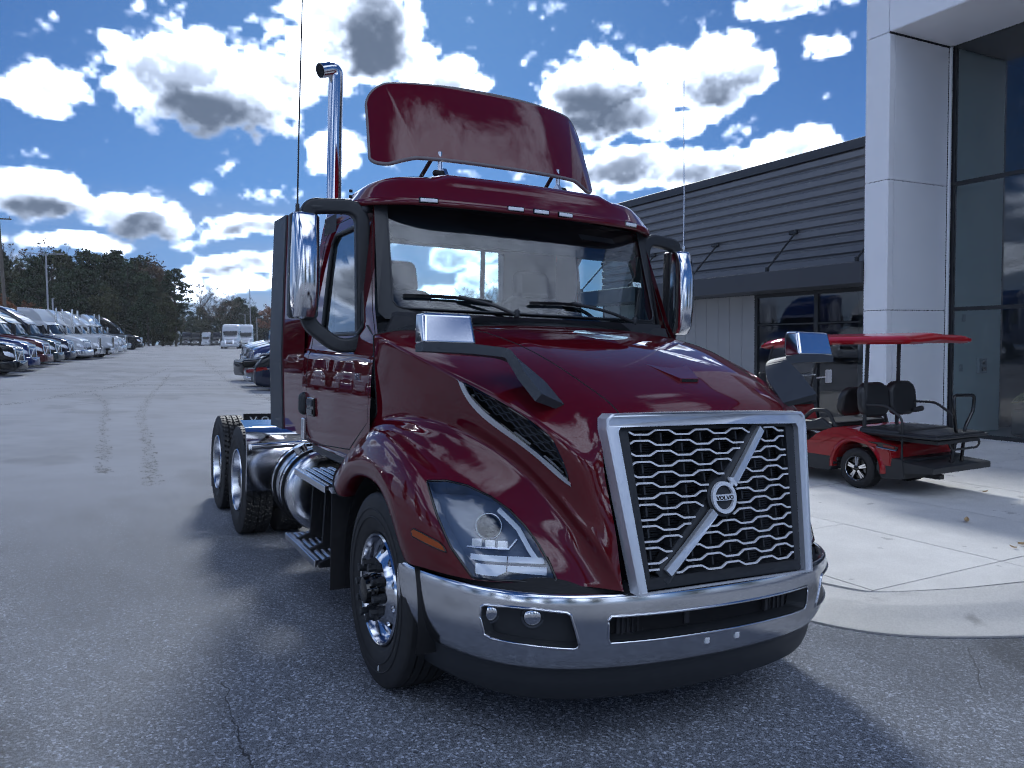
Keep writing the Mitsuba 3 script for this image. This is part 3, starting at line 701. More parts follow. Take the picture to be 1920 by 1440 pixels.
def text_on(txt, h, width, place, bold=True, depth=.002):
    m = meshkit.text_mesh(txt, h, depth, bold); b = m.bounds; v = m.vertices.copy()
    v[:, 0] = (v[:, 0] - (b[0, 0] + b[1, 0]) / 2) * (width / (b[1, 0] - b[0, 0])); v[:, 1] -= (b[0, 1] + b[1, 1]) / 2
    return trimesh.Trimesh(place(v), m.faces, process=False)
add(em + '__lettering', text_on('VOLVO', .0165, .100, lambda v: np.stack([v[:, 0], GYf(v[:, 0], 1.131 + v[:, 1]) - .0172 - v[:, 2], 1.131 + v[:, 1]], 1)), INKY, False, MT)

# -------- bumper: plan curve, rows of (z, inset)
PLAN_L = [(-1.197, -.36), (-1.19, -.44), (-1.174, -.53), (-1.137, -.68), (-1.088, -.82), (-1.005, -.97), (-.877, -1.105), (-.735, -1.19), (-.577, -1.245), (-.30, -1.295), (0, -1.31)]
plan = np.array(PLAN_L + [(-x, y) for x, y in PLAN_L[-2::-1]])
def plan_loft(plan, rows, n=320, wob=0.0):
    c = smooth_curve(plan, n); d = np.gradient(c, axis=0); nn = np.stack([-d[:, 1], d[:, 0]], 1); nn /= np.linalg.norm(nn, axis=1, keepdims=True)
    if nn[n // 2, 1] < 0: nn = -nn                         # inwards = backwards
    z = np.array([r[0] for r in rows], float); i = np.array([r[1] for r in rows], float)
    return np.stack([c[None, :, 0] + nn[None, :, 0] * i[:, None], c[None, :, 1] + nn[None, :, 1] * i[:, None], np.broadcast_to(z[:, None], (len(z), n))], -1)
def dense_rows(rows, n):
    r = np.array(rows, float); s = np.concatenate([[0], np.cumsum(np.linalg.norm(np.diff(r, axis=0), axis=1))])
    return Akima1DInterpolator(s, r)(np.linspace(0, s[-1], n))
brow = dense_rows([(.715, .06), (.735, .035), (.747, .014), (.745, .002), (.735, -.004), (.70, -.010), (.63, -.012), (.55, -.006), (.48, .012), (.43, .036), (.402, .062), (.392, .09)], 90)
BP = plan_loft(plan, brow, 420)
GRL = sg.Polygon([(-.575, .538), (-.585, .56), (-.588, .64), (-.575, .655), (.575, .655), (.588, .64), (.585, .56), (.575, .538)])
FOG = sg.Polygon([(-1.038, .62), (-1.036, .665), (-1.025, .676), (-.96, .684), (-.88, .686), (-.76, .676), (-.742, .666), (-.702, .538), (-.706, .522), (-.722, .517), (-.88, .526), (-1.0, .533), (-1.022, .545)])
FOGM = sg.Polygon([(-x, y) for x, y in FOG.exterior.coords])
bc = (BP[:-1, :-1] + BP[1:, :-1] + BP[:-1, 1:] + BP[1:, 1:]) / 4
hole = np.zeros(bc.shape[:2], bool)
for q in (GRL, FOG, FOGM): hole |= inside(q, bc[..., 0], bc[..., 2]) & (bc[..., 1] < -.5)
BCHROME = mat('bumper_chrome', two({'type': 'bumpmap', 'arbitrary': proc(lambda p, n, uv: noise(p.x * 60, p.z * 60, p.y * 60) * .00008 + fbm(p.x * 7, p.z * 9, p.y * 7, 2) * .0012, eps=.004), 'scale': 1.0, 'bsdf': {'type': 'roughconductor', 'material': 'Al', 'alpha': .025, 'specular_reflectance': rgb(.82, .83, .84)}}))
bk = tr('bumper', masked(BP, ~hole), BCHROME, smooth=True)
from scipy.interpolate import LinearNDInterpolator
rowsel = slice(6, 80)
_q = BP[rowsel].reshape(-1, 3); _f = _q[:, 1] < -.45
BI = LinearNDInterpolator(_q[_f][:, [0, 2]], _q[_f], rescale=True)
def bump_ring(poly, off):
    p = BI(dens(poly, .01)); c = np.array([0, .3, .6])
    d = p - [0, -.2, 0]; d[:, 2] = 0; d /= np.linalg.norm(d, axis=1, keepdims=True)
    return p + d * off
for q in (GRL, FOG, FOGM):
    r0 = bump_ring(q, 0.001)
    add(bk + '__opening_rim', cat([tube(r0, .006, 8, closed=True)]), CHROME, True, MT)
    pr = bump_ring(q, -.0); dp = bump_ring(q.buffer(-.01), -.09) if q is GRL else bump_ring(q.buffer(-.012), -.05)
    n_ = min(len(pr), len(dp)); a = smooth_curve(np.vstack([pr, pr[:1]]), 160); b = smooth_curve(np.vstack([dp, dp[:1]]), 160)
    add(bk + '__opening_wall', grid(np.stack([a, b])), BLACK, True, MT)
back_rows = dense_rows([(.70, .085), (.60, .085), (.50, .09), (.42, .11)], 12)
tr('bumper_backing', masked(plan_loft(plan, back_rows, 160), np.ones((11, 159), bool)), INKY, smooth=True)
pocket = plan_loft(plan, dense_rows([(.71, .045), (.60, .045), (.47, .055)], 10), 200)
pc = (pocket[:-1, :-1] + pocket[1:, 1:]) / 2
for q in (FOG, FOGM): add(bk + '__fog_pocket', masked(pocket, inside(q.buffer(.02), pc[..., 0], pc[..., 2])), BLACK, True, MT)
# the cooler and brackets behind the lower opening
add(TR + '__cooler', cat([bx(-.50, .50, -1.19, -1.165, .54, .66)] + [bx(-.48 + i * .028, -.474 + i * .028, -1.20, -1.19, .545, .65) for i in range(35)]), STEEL, False, MT)
add(TR + '__tow_bracket', cat([bx(.33, .35, -1.235, -1.205, .555, .645, .004), bx(-.16, -.13, -1.235, -1.205, .56, .63, .004)]), STEEL, False, MT)
for x in (-.088, .088): tr('plate_clip', bx(x - .013, x + .013, -1.309, -1.298, .484, .512, .003), WHITE, False)
for x, z, yy in ((-1.003, .629, -.972), (-.862, .634, -1.112)):
    for s in (1, -1):
        d = np.array([-.62 if x < -1 else -.5, -1, 0.0]) * [s, 1, 1]; d /= np.linalg.norm(d)
        c = np.array([x * s, yy + .022, z]) - d * .034
        k = tr('fog_lamp', [cyl(c - d * -.0 + d * -.05, c + d * .012, .052, 24)], GLOSSB, 30)
        t_, a2, b2 = frames_along(np.array([c, c + d * .1])); a2, b2 = a2[0], b2[0]
        th = np.linspace(0, math.pi / 2, 7); ph = np.linspace(0, 2 * math.pi, 25)
        dome = np.array([[c + d * (.012 + .013 * math.cos(q)) + (a2 * math.cos(f) + b2 * math.sin(f)) * .040 * math.sin(q) for f in ph] for q in th])
        add(k + '__reflector', grid(dome), CHROME, True, MT)
        add(k + '__ring', tube([c + d * .014 + (a2 * math.cos(f) + b2 * math.sin(f)) * .0455 for f in ph[:-1]], .0055, 8, closed=True), TRIM, True, MT)
# black air dam below
dam = plan_loft(plan * [1, 1] , dense_rows([(.415, .05), (.39, .062), (.33, .075), (.27, .10), (.245, .13)], 16), 200)
tr('air_dam', masked(dam, np.ones((15, 199), bool)), BLACK, smooth=True)
tr('bumper_gap_strip', plan_loft(plan, [(.70, .05), (.755, .055), (.80, .09)], 200) is not None and grid(plan_loft(plan, [(.70, .05), (.755, .055), (.80, .10)], 200)), INKY, smooth=True)
# -------- headlights
def lamp_patch(poly, lift, step=.02): return fill(poly, hl_a, fz, 6.2, 9.0, lift, step)
for side in (0, 1):
    mm = (lambda m: mirror(m)) if side else (lambda m: m)
    h = num(f'{TR}__headlight')
    put = lambda name, m, b, sm=30: add(f'{h}__{name}', mm(cat(m) if isinstance(m, list) else m), b, sm, MT)
    put('lens', lamp_patch(LAMP.buffer(-.004), -.001), LENSG, True)
    r0 = on_hood(hl_a, fz, dens(LAMP, .012), 6.2, 9, .001); r1 = on_hood(hl_a, fz, dens(LAMP, .012), 6.2, 9, -.09)
    put('housing', [lamp_patch(LAMP.buffer(.004), -.09), grid(np.stack([r0, r1]), closed_v=True)], matte('lamp_housing', (.10, .13, .185), .35, .6) if side == 0 and 'mat_lamp_housing' not in scene else 'mat_lamp_housing', True)
    put('bezel', tube(r0, .0055, 8, closed=True), GLOSSB, True)
    def strip(pts, w, lift, th=.02, closed=False):
        p = np.array(pts, float); ls = sg.LineString(p).buffer(w, cap_style=2, join_style=2).intersection(LAMP.buffer(-.012))
        g = ls if ls.geom_type == 'Polygon' else max(ls.geoms, key=lambda q: q.area)
        a = fill(g, hl_a, fz, 6.2, 9, lift, .012); ring = dens(g, .01)
        return cat([a, grid(np.stack([on_hood(hl_a, fz, ring, 6.2, 9, lift), on_hood(hl_a, fz, ring, 6.2, 9, lift - th)]), closed_v=True)])
    put('light_bar', strip([(-.20, 1.062), (-.10, .985), (-.035, .90), (.0, .862)], .010, -.028), LED, 40)
    put('light_bar', strip([(-.30, .862), (.03, .862)], .013, -.030), LED, 40)
    put('turn_signal', strip([(-.275, .812), (.045, .812)], .024, -.032), LED, 40)
    put('divider', [strip([(-.13, .875), (-.13, .785)], .0015, -.024, .01)], BLACK, 40)
    # projectors behind the lens
    pj = on_hood(hl_a, fz, [(-.235, 1.0), (-.275, .935), (-.215, .932), (-.16, .930)], 6.2, 9, -.055); pn = np.array([-.55, -.83, .1]); pn /= np.linalg.norm(pn)
    tt, aa, bb = frames_along(np.array([pj[0], pj[0] + pn])); aa, bb = aa[0], bb[0]
    ph = np.linspace(0, 2 * math.pi, 28)
    ball = lambda c, r, dep: grid(np.array([[c + pn * dep * math.cos(q) + (aa * math.cos(f) + bb * math.sin(f)) * r * math.sin(q) for f in ph] for q in np.linspace(0, math.pi / 2, 8)]))
    put('projector', [ball(pj[0], .055, .035)], DARKGLASS, True)
    put('projector_ring', [tube([pj[0] + (aa * math.cos(f) + bb * math.sin(f)) * .058 for f in ph[:-1]], .005, 6, closed=True)], POLISH, True)
    for q in pj[1:]:
        put('reflector', [hull([q + aa * u + bb * v + pn * w for u in (-.022, .022) for v in (-.016, .016) for w in (0, .02)])], CHROME, False)
    put('shelf', strip([(-.32, .905), (-.13, .905), (-.10, .945)], .003, -.03, .03), POLISH, 40)

# amber side markers
TM = sg.Polygon([(.535, .925), (.555, .895), (.80, .872), (.835, .868), (.845, .876), (.81, .905), (.70, .928), (.56, .946)])
fyy = lambda P: -P[..., 1]
tm = sg.Polygon([(.545, .925), (.555, .902), (.745, .868), (.765, .868), (.765, .878), (.715, .905), (.62, .928), (.56, .937)])
for side in (0, 1):
    m = fill(tm, fyy, fz, 8.6, 9.9, .006, .012); r0 = on_hood(fyy, fz, dens(tm, .01), 8.6, 9.9, .006); r1 = on_hood(fyy, fz, dens(tm, .01), 8.6, 9.9, -.01)
    m = cat([m, grid(np.stack([r0, r1]), closed_v=True)])
    k = tr('side_marker', mirror(m) if side else m, ORANGE, 30)
    m2 = tube(on_hood(fyy, fz, dens(tm, .01), 8.6, 9.9, .004), .0035, 6, closed=True)
    add(k + '__bezel', mirror(m2) if side else m2, GLOSSB, True, MT)

# -------- cab shell: profile from the sill to the roof, front edge leaning with the windshield
CP = np.array([(1.075, 1.06), (1.105, 1.10), (1.122, 1.22), (1.130, 1.40), (1.128, 1.58), (1.122, 1.685), (1.118, 1.715), (1.106, 1.735), (1.092, 1.80), (1.078, 1.92), (1.062, 2.10), (1.042, 2.30), (1.018, 2.50), (.995, 2.64), (.970, 2.72), (.925, 2.80), (.85, 2.855), (.70, 2.89), (.45, 2.912), (.2, 2.92), (0, 2.922)])
cpar = np.concatenate([[0], np.cumsum(np.linalg.norm(np.diff(CP, axis=0), axis=1))])
cq = np.sort(np.concatenate([np.linspace(0, cpar[-1], 90), cpar[4:9]])); prof_c = Akima1DInterpolator(cpar, CP)(cq)
def cab_front(z): return np.interp(z, [1.0, 1.30, 1.46, 1.80, 2.0, 2.62, 2.75, 2.93], [.70, .36, .345, .345, .48, .72, .80, .86])
yy = np.linspace(0, 1, 120)
CX = prof_c[:, 0][:, None] - .006 * np.cos(yy * math.pi)[None] * 0
CY = cab_front(prof_c[:, 1])[:, None] * (1 - yy) + 2.0 * yy
CZ = prof_c[:, 1][:, None] + np.clip((prof_c[:, 1][:, None] - 2.6) / .3, 0, 1) * .05 * (CY - 1.2) + .0 * CY
# wavy pressings give stamped sheet its broken reflections
CX = CX + .0016 * np.sin(CY * 9 + CZ * 3) * np.clip((CZ - 1.1) * 4, 0, 1) * (CZ < 1.70)
CL = np.stack([-CX, CY, CZ], -1)
WIN = sg.Polygon([(.66, 1.90), (.74, 1.86), (1.56, 1.86), (1.62, 1.91), (1.62, 2.50), (1.55, 2.56), (1.00, 2.56), (.93, 2.53)])
cc = (CL[:-1, :-1] + CL[1:, 1:]) / 2
wm = inside(WIN, cc[..., 1], cc[..., 2]) & (np.abs(cc[..., 0]) > .98)
fc = np.concatenate([CL, CL[:-1][::-1] * [-1, 1, 1]]); km = np.concatenate([~wm, (~wm)[::-1]])
tr('cab', masked(fc, km, True), MAROON, smooth=35)
cabx = lambda y, z: -np.interp(z, prof_c[:, 1], prof_c[:, 0])
cab_pt = lambda yz, off=0.0: np.stack([cabx(yz[:, 0], yz[:, 1]) - off, yz[:, 0], yz[:, 1]], 1)
for side in (0, 1):
    mm = mirror if side else (lambda m: m)
    d = num(f'{TR}__door')
    ring = dens(WIN, .03)
    add(d + '__window_glass', mm(flat(WIN.buffer(.01).segmentize(.1), lambda v: cab_pt(v, -.012))), TINT, True, MT)
    add(d + '__window_seal', mm(tube(cab_pt(ring, .0), .014, 8, closed=True)), BLACK, True, MT)
    out = np.array([(.40, 1.345), (.385, 1.46), (.385, 1.80), (.52, 1.99), (.76, 2.60), (.86, 2.64), (1.72, 2.64), (1.84, 2.56), (1.865, 2.40), (1.865, 1.10), (1.83, 1.075), (.80, 1.145), (.73, 1.18)])
    o2 = np.array(sg.Polygon(out).segmentize(.03).exterior.coords)[:-1]
    add(d + '__gap', mm(tube(cab_pt(o2, -.0015), .0042, 6, closed=True)), INKY, True, MT)
    by = np.linspace(.42, 1.96, 40)
    add(d + '__belt_line', mm(sweep(np.stack([cabx(by, by * 0 + 1.725) - .002, by, 1.715 + .027 * (by - .4)], 1), [(-.004, -.006), (.007, 0), (-.004, .008)])), MAROON, 30, MT)
    add(d + '__handle', mm(cat([bx(-1.143, -1.124, 1.60, 1.80, 1.285, 1.415, .012), bx(-1.150, -1.142, 1.62, 1.78, 1.30, 1.335, .004)])), GLOSSB, False, MT)
    add(d + '__handle_lever', mm(bx(-1.152, -1.140, 1.625, 1.775, 1.355, 1.40, .006)), TRIM, False, MT)
    ltr = text_on('VNL', .038, .115, lambda v: np.stack([-1.1265 - v[:, 2], .60 - v[:, 0], 1.60 + v[:, 1]], 1), True, .006)
    ltr.invert()
    if side: ltr = text_on('VNL', .038, .115, lambda v: np.stack([1.1265 + v[:, 2], .60 + v[:, 0], 1.60 + v[:, 1]], 1), True, .006)
    add(d + '__lettering', ltr, CHROME, False, MT)
    tr('hatch_cup', mm(cat([rhull([(-1.13, 1.92, 1.32), (-1.13, 1.92, 1.40)], .045)])), BLACK, 40)
    tr('grab_plate', mm(bx(-1.142, -1.118, 1.885, 1.97, 1.09, 1.25, .012)), POLISH, False)
    # side extender behind the cab
    ex = []
    for z in np.linspace(1.10, 2.86, 30):
        w = np.interp(z, [1.1, 1.7, 2.3, 2.86], [1.095, 1.115, 1.105, 1.09])
        ex.append([(-w, y, z) for y in np.linspace(2.015, 2.80, 16)])
    ex = np.array(ex)
    tr('side_extender', mm(cat([grid(ex), grid(ex + [.03, 0, 0], flip=True), grid(np.stack([ex[0], ex[0] + [.03, 0, 0]]))])), MAROON, 30)
    rb = []
    for z in np.linspace(1.09, 2.87, 20):
        w = np.interp(z, [1.1, 1.7, 2.3, 2.86], [1.095, 1.115, 1.105, 1.09]) + .012
        rb.append([(-w + .03, 2.79, z), (-w, 2.79, z), (-w - .012, 3.2, z), (-w + .012, 3.21, z), (-w + .03, 3.19, z)])
    tr('extender_flap', mm(grid(np.array(rb), closed_v=True)), TRIM, 30)
# rear wall of the cab with its window
RW = sg.Polygon([(-.50, 2.20), (-.485, 2.185), (.485, 2.185), (.50, 2.20), (.50, 2.58), (.47, 2.60), (-.47, 2.60), (-.50, 2.58)])
pf = np.vstack([prof_c * [-1, 1], prof_c[::-1][1:]])
wallp = sg.Polygon(pf).buffer(-.004).difference(RW)
tr('cab_rear_wall', prism(wallp, 1.93, 1.98, 'xz'), CABGREY, False)
tr('rear_window_glass', mesh_of([(-.5, 1.955, 2.185), (.5, 1.955, 2.185), (.5, 1.955, 2.6), (-.5, 1.955, 2.6)], [[0, 1, 2, 3]]), TINT, False)
tr('rear_window_bar', bx(.300, .335, 1.945, 1.965, 2.185, 2.60), CABGREY, False)
tr('cab_floor', bx(-1.07, 1.07, .36, 1.93, 1.06, 1.12), STEEL, False)
fw = sg.Polygon([(-1.05, 1.07), (1.05, 1.07), (1.06, 1.80), (.98, 1.96), (-.98, 1.96), (-1.06, 1.80)])
tr('firewall', prism(fw, .40, .44, 'xz'), STEEL, False)

# -------- windshield: one bowed sheet in its black frame
def WS(u, v):
    """u across (metres), v 0 bottom to 1 top"""
    u, v = np.asarray(u, float), np.asarray(v, float)
    bow = .235 * (1 - np.abs(u / .96) ** 2.2) * (1 - .50 * np.clip(v, 0, 1.1))
    return np.stack([u * (1 - .018 * v), .505 - bow + (.195 + .0 * u) * v, 2.008 + .60 * v - .012 * (1 - (u / .96) ** 2) * (1 - v)], -1)
glass_p = sg.Polygon([(-.93, .0), (.93, .0), (.955, .05), (.958, 1.08), (-.958, 1.08), (-.955, .05)])
uu, vv = np.meshgrid(np.linspace(-.985, .985, 60), np.linspace(-.03, 1.08, 24), indexing='ij')
tr('windshield', grid(WS(uu, vv)), mat('windshield_glass', {'type': 'thindielectric', 'int_ior': 1.52, 'specular_transmittance': rgb(.74, .87, .90)}), True)
fr_o = sg.Polygon([(-1.00, -.115), (1.00, -.115), (1.035, -.05), (1.03, 1.10), (-1.03, 1.10), (-1.035, -.05)])
fr_i = sg.Polygon([(-.90, .0), (.90, .0), (.935, .02), (.955, .07), (.957, 1.2), (-.957, 1.2), (-.955, .07), (-.935, .02)])
ringp = fr_o.difference(fr_i).segmentize(.03)
def wsn(v): 
    p = WS(v[:, 0], v[:, 1]); return p + np.array([0, -.010, .004])
tr('windshield_frame', [flat(ringp, wsn), tube(wsn(np.array(fr_i.segmentize(.03).exterior.coords)[:-1]), .006, 6, closed=True)], BLACK, 35)
# cowl between hood and glass
cu = np.linspace(-1.09, 1.09, 60)
cw = np.stack([np.stack([cu, np.interp(np.abs(cu), [0, .36, .66, .92, 1.11], [.232, .237, .25, .29, .33]), np.interp(np.abs(cu), [0, .36, .66, .92, 1.11], [1.905, 1.90, 1.885, 1.862, 1.83])], 1),
               np.stack([cu, np.interp(np.abs(cu), [0, .36, .66, .92, 1.11], [.25, .265, .31, .40, .47]), np.interp(np.abs(cu), [0, .92, 1.11], [1.935, 1.90, 1.84])], 1),
               np.stack([cu, np.interp(np.abs(cu), [0, .36, .66, .92, 1.11], [.27, .29, .36, .46, .60]), np.interp(np.abs(cu), [0, .92, 1.11], [1.955, 1.945, 1.90])], 1)])
tr('cowl', grid(cw), BLACK, True)
sl = []
# wipers
for piv_uv, tip_uv, end_uv in (((-.27, -.035), (-.905, .122), (-.40, .100)), ((.66, -.045), (-.155, .113), (.34, .106))):
    t_ = np.linspace(0, 1, 16)
    blade = np.array([WS(u, v) + [0, -.022, .006] for u, v in zip(tip_uv[0] + (end_uv[0] - tip_uv[0]) * t_, tip_uv[1] + (end_uv[1] - tip_uv[1]) * t_ + .016 * np.sin(t_ * math.pi))])
    piv = WS(*piv_uv) + [0, -.045, .012]; mid = blade[9] + [0, -.016, .006]
    k = tr('wiper', [tube(bend([piv, piv * .55 + mid * .45 + [0, -.012, .016], mid], 6, .1), .0105, 8), rhull([piv, piv + [0, 0, .02]], .018)], BLACK, 40)
    add(k + '__blade', cat([sweep(blade, [(-.004, -.012), (.004, -.012), (.006, .008), (-.006, .008)]), tube(blade[2:-2] + [0, -.010, .004], .005, 6)]), INKY, 30, MT)
# sticker
s0 = np.array([[.79, .395], [.885, .395], [.885, .45], [.79, .45]])
q = WS(s0[:, 0], s0[:, 1]) + [0, -.004, .001]
st = tr('windshield_sticker', mesh_of(q, [[0, 1, 2, 3]]), mat('sticker_paper', two({'type': 'diffuse', 'reflectance': rgb(.62, .78, .78)})), False, 'pale windshield sticker printed 102')
def on_sticker(v):
    p = WS(.8375 + v[:, 0], .4225 + v[:, 1] / .62); return p + np.stack([v[:, 0] * 0, -.0055 - v[:, 2] * .5, v[:, 0] * 0], 1)
add(st + '__print', text_on('102', .018, .055, on_sticker, True, .001), matte('print_blue', (.02, .04, .10), .7), False, MT)
# inside the cab
tr('dashboard', [hull([(-1.0, .50, 1.80), (1.0, .50, 1.80), (-.96, .42, 1.985), (.96, .42, 1.985), (-.5, .25, 1.975), (.5, .25, 1.975), (-1.0, .95, 1.95), (1.0, .95, 1.95), (-1.0, 1.0, 1.7), (1.0, 1.0, 1.7)])], matte('dash', (.045, .048, .055), .7), False)
tr('instrument_hood', [rhull([(.35, .82, 1.96), (.85, .80, 1.96), (.38, .95, 2.0), (.80, .95, 2.0)], .035)], STEEL, 40)
cg = sg.Polygon([(-.95, 1.10), (.95, 1.10), (.95, .80), (.90, .735), (.80, .70), (.4, .685), (-.4, .685), (-.80, .70), (-.90, .735), (-.95, .80)]).segmentize(.04)
cgi = np.array(cg.exterior.coords)[:-1]
tr('overhead_console', [flat(cg, lambda v: WS(v[:, 0], v[:, 1]) + [0, .045, 0]), grid(np.stack([WS(cgi[:, 0], cgi[:, 1]) + [0, .045, 0], WS(cgi[:, 0], cgi[:, 1]) + [0, .40, .04]]), closed_v=True)], matte('console', (.012, .014, .018), .7), 40)
tr('headliner', bx(-.95, .95, .75, 1.93, 2.74, 2.78), CABGREY, False)
lq = np.array([[.42, .90], [.74, .90], [.72, .96], [.40, .96]])
tr('sun_visor_label', mesh_of(WS(lq[:, 0], lq[:, 1]) + [0, .040, 0], [[0, 1, 2, 3]]), SEATGREY, False)
for x in (-.56, .56):
    k = tr('seat', [rhull([(x - .17, 1.42, 1.55), (x + .17, 1.42, 1.55), (x - .17, 1.52, 2.12), (x + .17, 1.52, 2.12)], .09), rhull([(x - .18, 1.0, 1.5), (x + .18, 1.0, 1.5), (x - .18, 1.4, 1.5), (x + .18, 1.4, 1.5)], .08)], SEATGREY, 50)
    add(k + '__headrest', rhull([(x - .10, 1.56, 2.24), (x + .10, 1.56, 2.24), (x - .09, 1.58, 2.36), (x + .09, 1.58, 2.36)], .06), SEATGREY, 50, MT)
sw = euler(-32, 0, 0)
ring = np.array([(.56 + .22 * math.cos(a), .0, .22 * math.sin(a)) for a in np.linspace(0, 2 * math.pi, 40)[:-1]])
st_ = cat([tube(ring, .014, 8, closed=True, up=(0, 1, 0)), rhull([(.50, 0, 0), (.62, 0, 0)], .05), cyl((.35, 0, 0), (.77, 0, 0), .012, 8)])
st_.apply_translation((-.56, 0, 0)); st_.apply_transform(euler(-58, 0, 0)); st_.apply_translation((.56, .98, 2.03))
tr('steering_wheel', st_, LEATHER, 40)
for s in (1, -1): tr('pillar_trim', hull([(s * 1.0, y, z) for y, z in ((1.60, 1.7), (1.92, 1.7), (1.92, 2.72), (1.60, 2.72))] + [(s * 1.03, y, z) for y, z in ((1.60, 1.7), (1.92, 1.7))]), SEATGREY, False)

# -------- visor over the windshield
vp = [(-1.105, 1.15), (-1.108, .98), (-1.10, .83), (-1.06, .715), (-.98, .63), (-.86, .55), (-.74, .505), (-.5, .468), (-.25, .450), (0, .445)]
vplan = np.array(vp + [(-x, y) for x, y in vp[-2::-1]])
vrow = dense_rows([(2.70, .30), (2.672, .16), (2.645, .04), (2.632, .010), (2.637, .001), (2.655, -.001), (2.668, .0), (2.676, .004), (2.690, .018), (2.735, .055), (2.785, .092), (2.800, .105), (2.815, .125), (2.838, .19), (2.858, .30), (2.875, .45)], 90)
VP_ = plan_loft(vplan, vrow, 220)
VP_[..., 2] += .030 * np.clip((.66 - np.abs(VP_[..., 0])) / .10, 0, 1) * np.clip((VP_[..., 2] - 2.77) / .06, 0, 1)
VP_[..., 2] -= .05 * np.clip((np.abs(VP_[..., 0]) - .85) / .3, 0, 1) * np.clip((VP_[..., 2] - 2.76) / .1, 0, 1)
tr('roof_visor', masked(VP_, np.ones((89, 219), bool)), MAROON, smooth=True)
for x in (-.741, -.182, 0, .182, .741):
    yv = float(np.interp(abs(x), [0, .25, .5, .74, .86], [.445, .450, .468, .505, .55])); ang = math.degrees(math.atan2(.055 if abs(x) > .5 else .02, .24)) * np.sign(x) if x else 0
    k = tr('marker_lamp', box((x, yv + .002, 2.662), (.118, .016, .034), .004, (0, 0, ang)), GLOSSB, False)
    add(k + '__lens', box((x, yv - .005, 2.662), (.104, .012, .022), .003, (0, 0, ang)), LED, False, MT)
for z in (2.70, 2.665):
    for s in (1, -1): tr('visor_screw', cyl((s * 1.10, .88, z + .04), (s * 1.118, .88, z + .04), .010, 10), INKY, 30)

# -------- roof air deflector
a = np.sin(np.linspace(-1, 1, 140) * math.pi / 2); b = np.linspace(0, 1, 60); A, B = np.meshgrid(a, b, indexing='ij')
def deflector(A, B):
    e = np.abs(A); X = A * .888
    k = np.clip((e - .80) / .2, 0, 1)
    Zt = 3.628 - .165 * (1 - np.sqrt(np.clip(1 - k ** 2, 0, 1))) - .03 * e ** 2
    kb = np.clip((e - .90) / .1, 0, 1)
    Zb = 3.050 - .045 * np.clip((e - .70) / .18, 0, 1) ** 1.2 + .05 * (1 - np.sqrt(np.clip(1 - kb ** 2, 0, 1)))
    Z = Zb + (Zt - Zb) * B
    up = np.clip((Z - 3.0) / .62, 0, 1)
    fold = np.clip(e - (.66 + .20 * up), 0, 1)
    Y = .955 + .27 * up + .20 * e ** 3.0 + .16 * fold + .03 * up ** 3
    X = X * (1 - .035 * up * e ** 4)
    return np.stack([X, Y, Z], -1)
D0 = deflector(A, B); dn_ = grid_normals(D0); dn_ = dn_ if dn_[70, 30, 1] > 0 else -dn_
D1 = D0 + dn_ * .02
edge_loop = lambda P: np.concatenate([P[:, 0], P[-1, 1:], P[::-1, -1][1:], P[0, ::-1][1:-1]])
tr('roof_deflector', [grid(D0), grid(D1, flip=True), grid(np.stack([edge_loop(D0), edge_loop(D1)]), closed_v=True)], MAROON, smooth=45)
tr('deflector_edge', tube((edge_loop(D0) + edge_loop(D1)) / 2, .0135, 8, closed=True), matte('edge_trim', (.16, .14, .15), .5), True)
for s in (1, -1):
    tr('deflector_strut', cyl((s * .50, 1.40, 2.92), (s * .47, 1.06, 3.12), .014, 10), STEEL)
    tr('deflector_strut', cyl((s * .46, 1.02, 2.92), (s * .46, 1.03, 3.10), .016, 10), POLISH)
    tr('deflector_bracket', prism([(.90, 2.885), (1.14, 2.90), (1.12, 2.935), (1.00, 2.985), (.985, 2.985)], s * .43, s * .455, 'yz'), POLISH, False)
    tr('deflector_knob', rhull([(s * .46, 1.0, 2.95), (s * .50, 1.0, 2.95)], .022), INKY, 40)

# -------- exhaust stack
sp = bend([(-.82, 2.35, 1.2), (-.82, 2.35, 3.70), (-.82, 2.35, 3.985), (-.955, 2.31, 3.935)], 16, .11)
k = tr('exhaust_stack', [tube(sp, .0575, 28, up=(0, 1, 0))], CHROME, 40)
e = sp[-1]; tdir = (sp[-1] - sp[-2]) / np.linalg.norm(sp[-1] - sp[-2])
add(k + '__mouth', cyl(e - tdir * .002, e + tdir * .003, .050, 24), INKY, 30, MT)
tr('exhaust_shield', tube([(-.82, 2.35, 1.25), (-.82, 2.35, 2.45)], .085, 24, up=(0, 1, 0)), POLISH, 40)
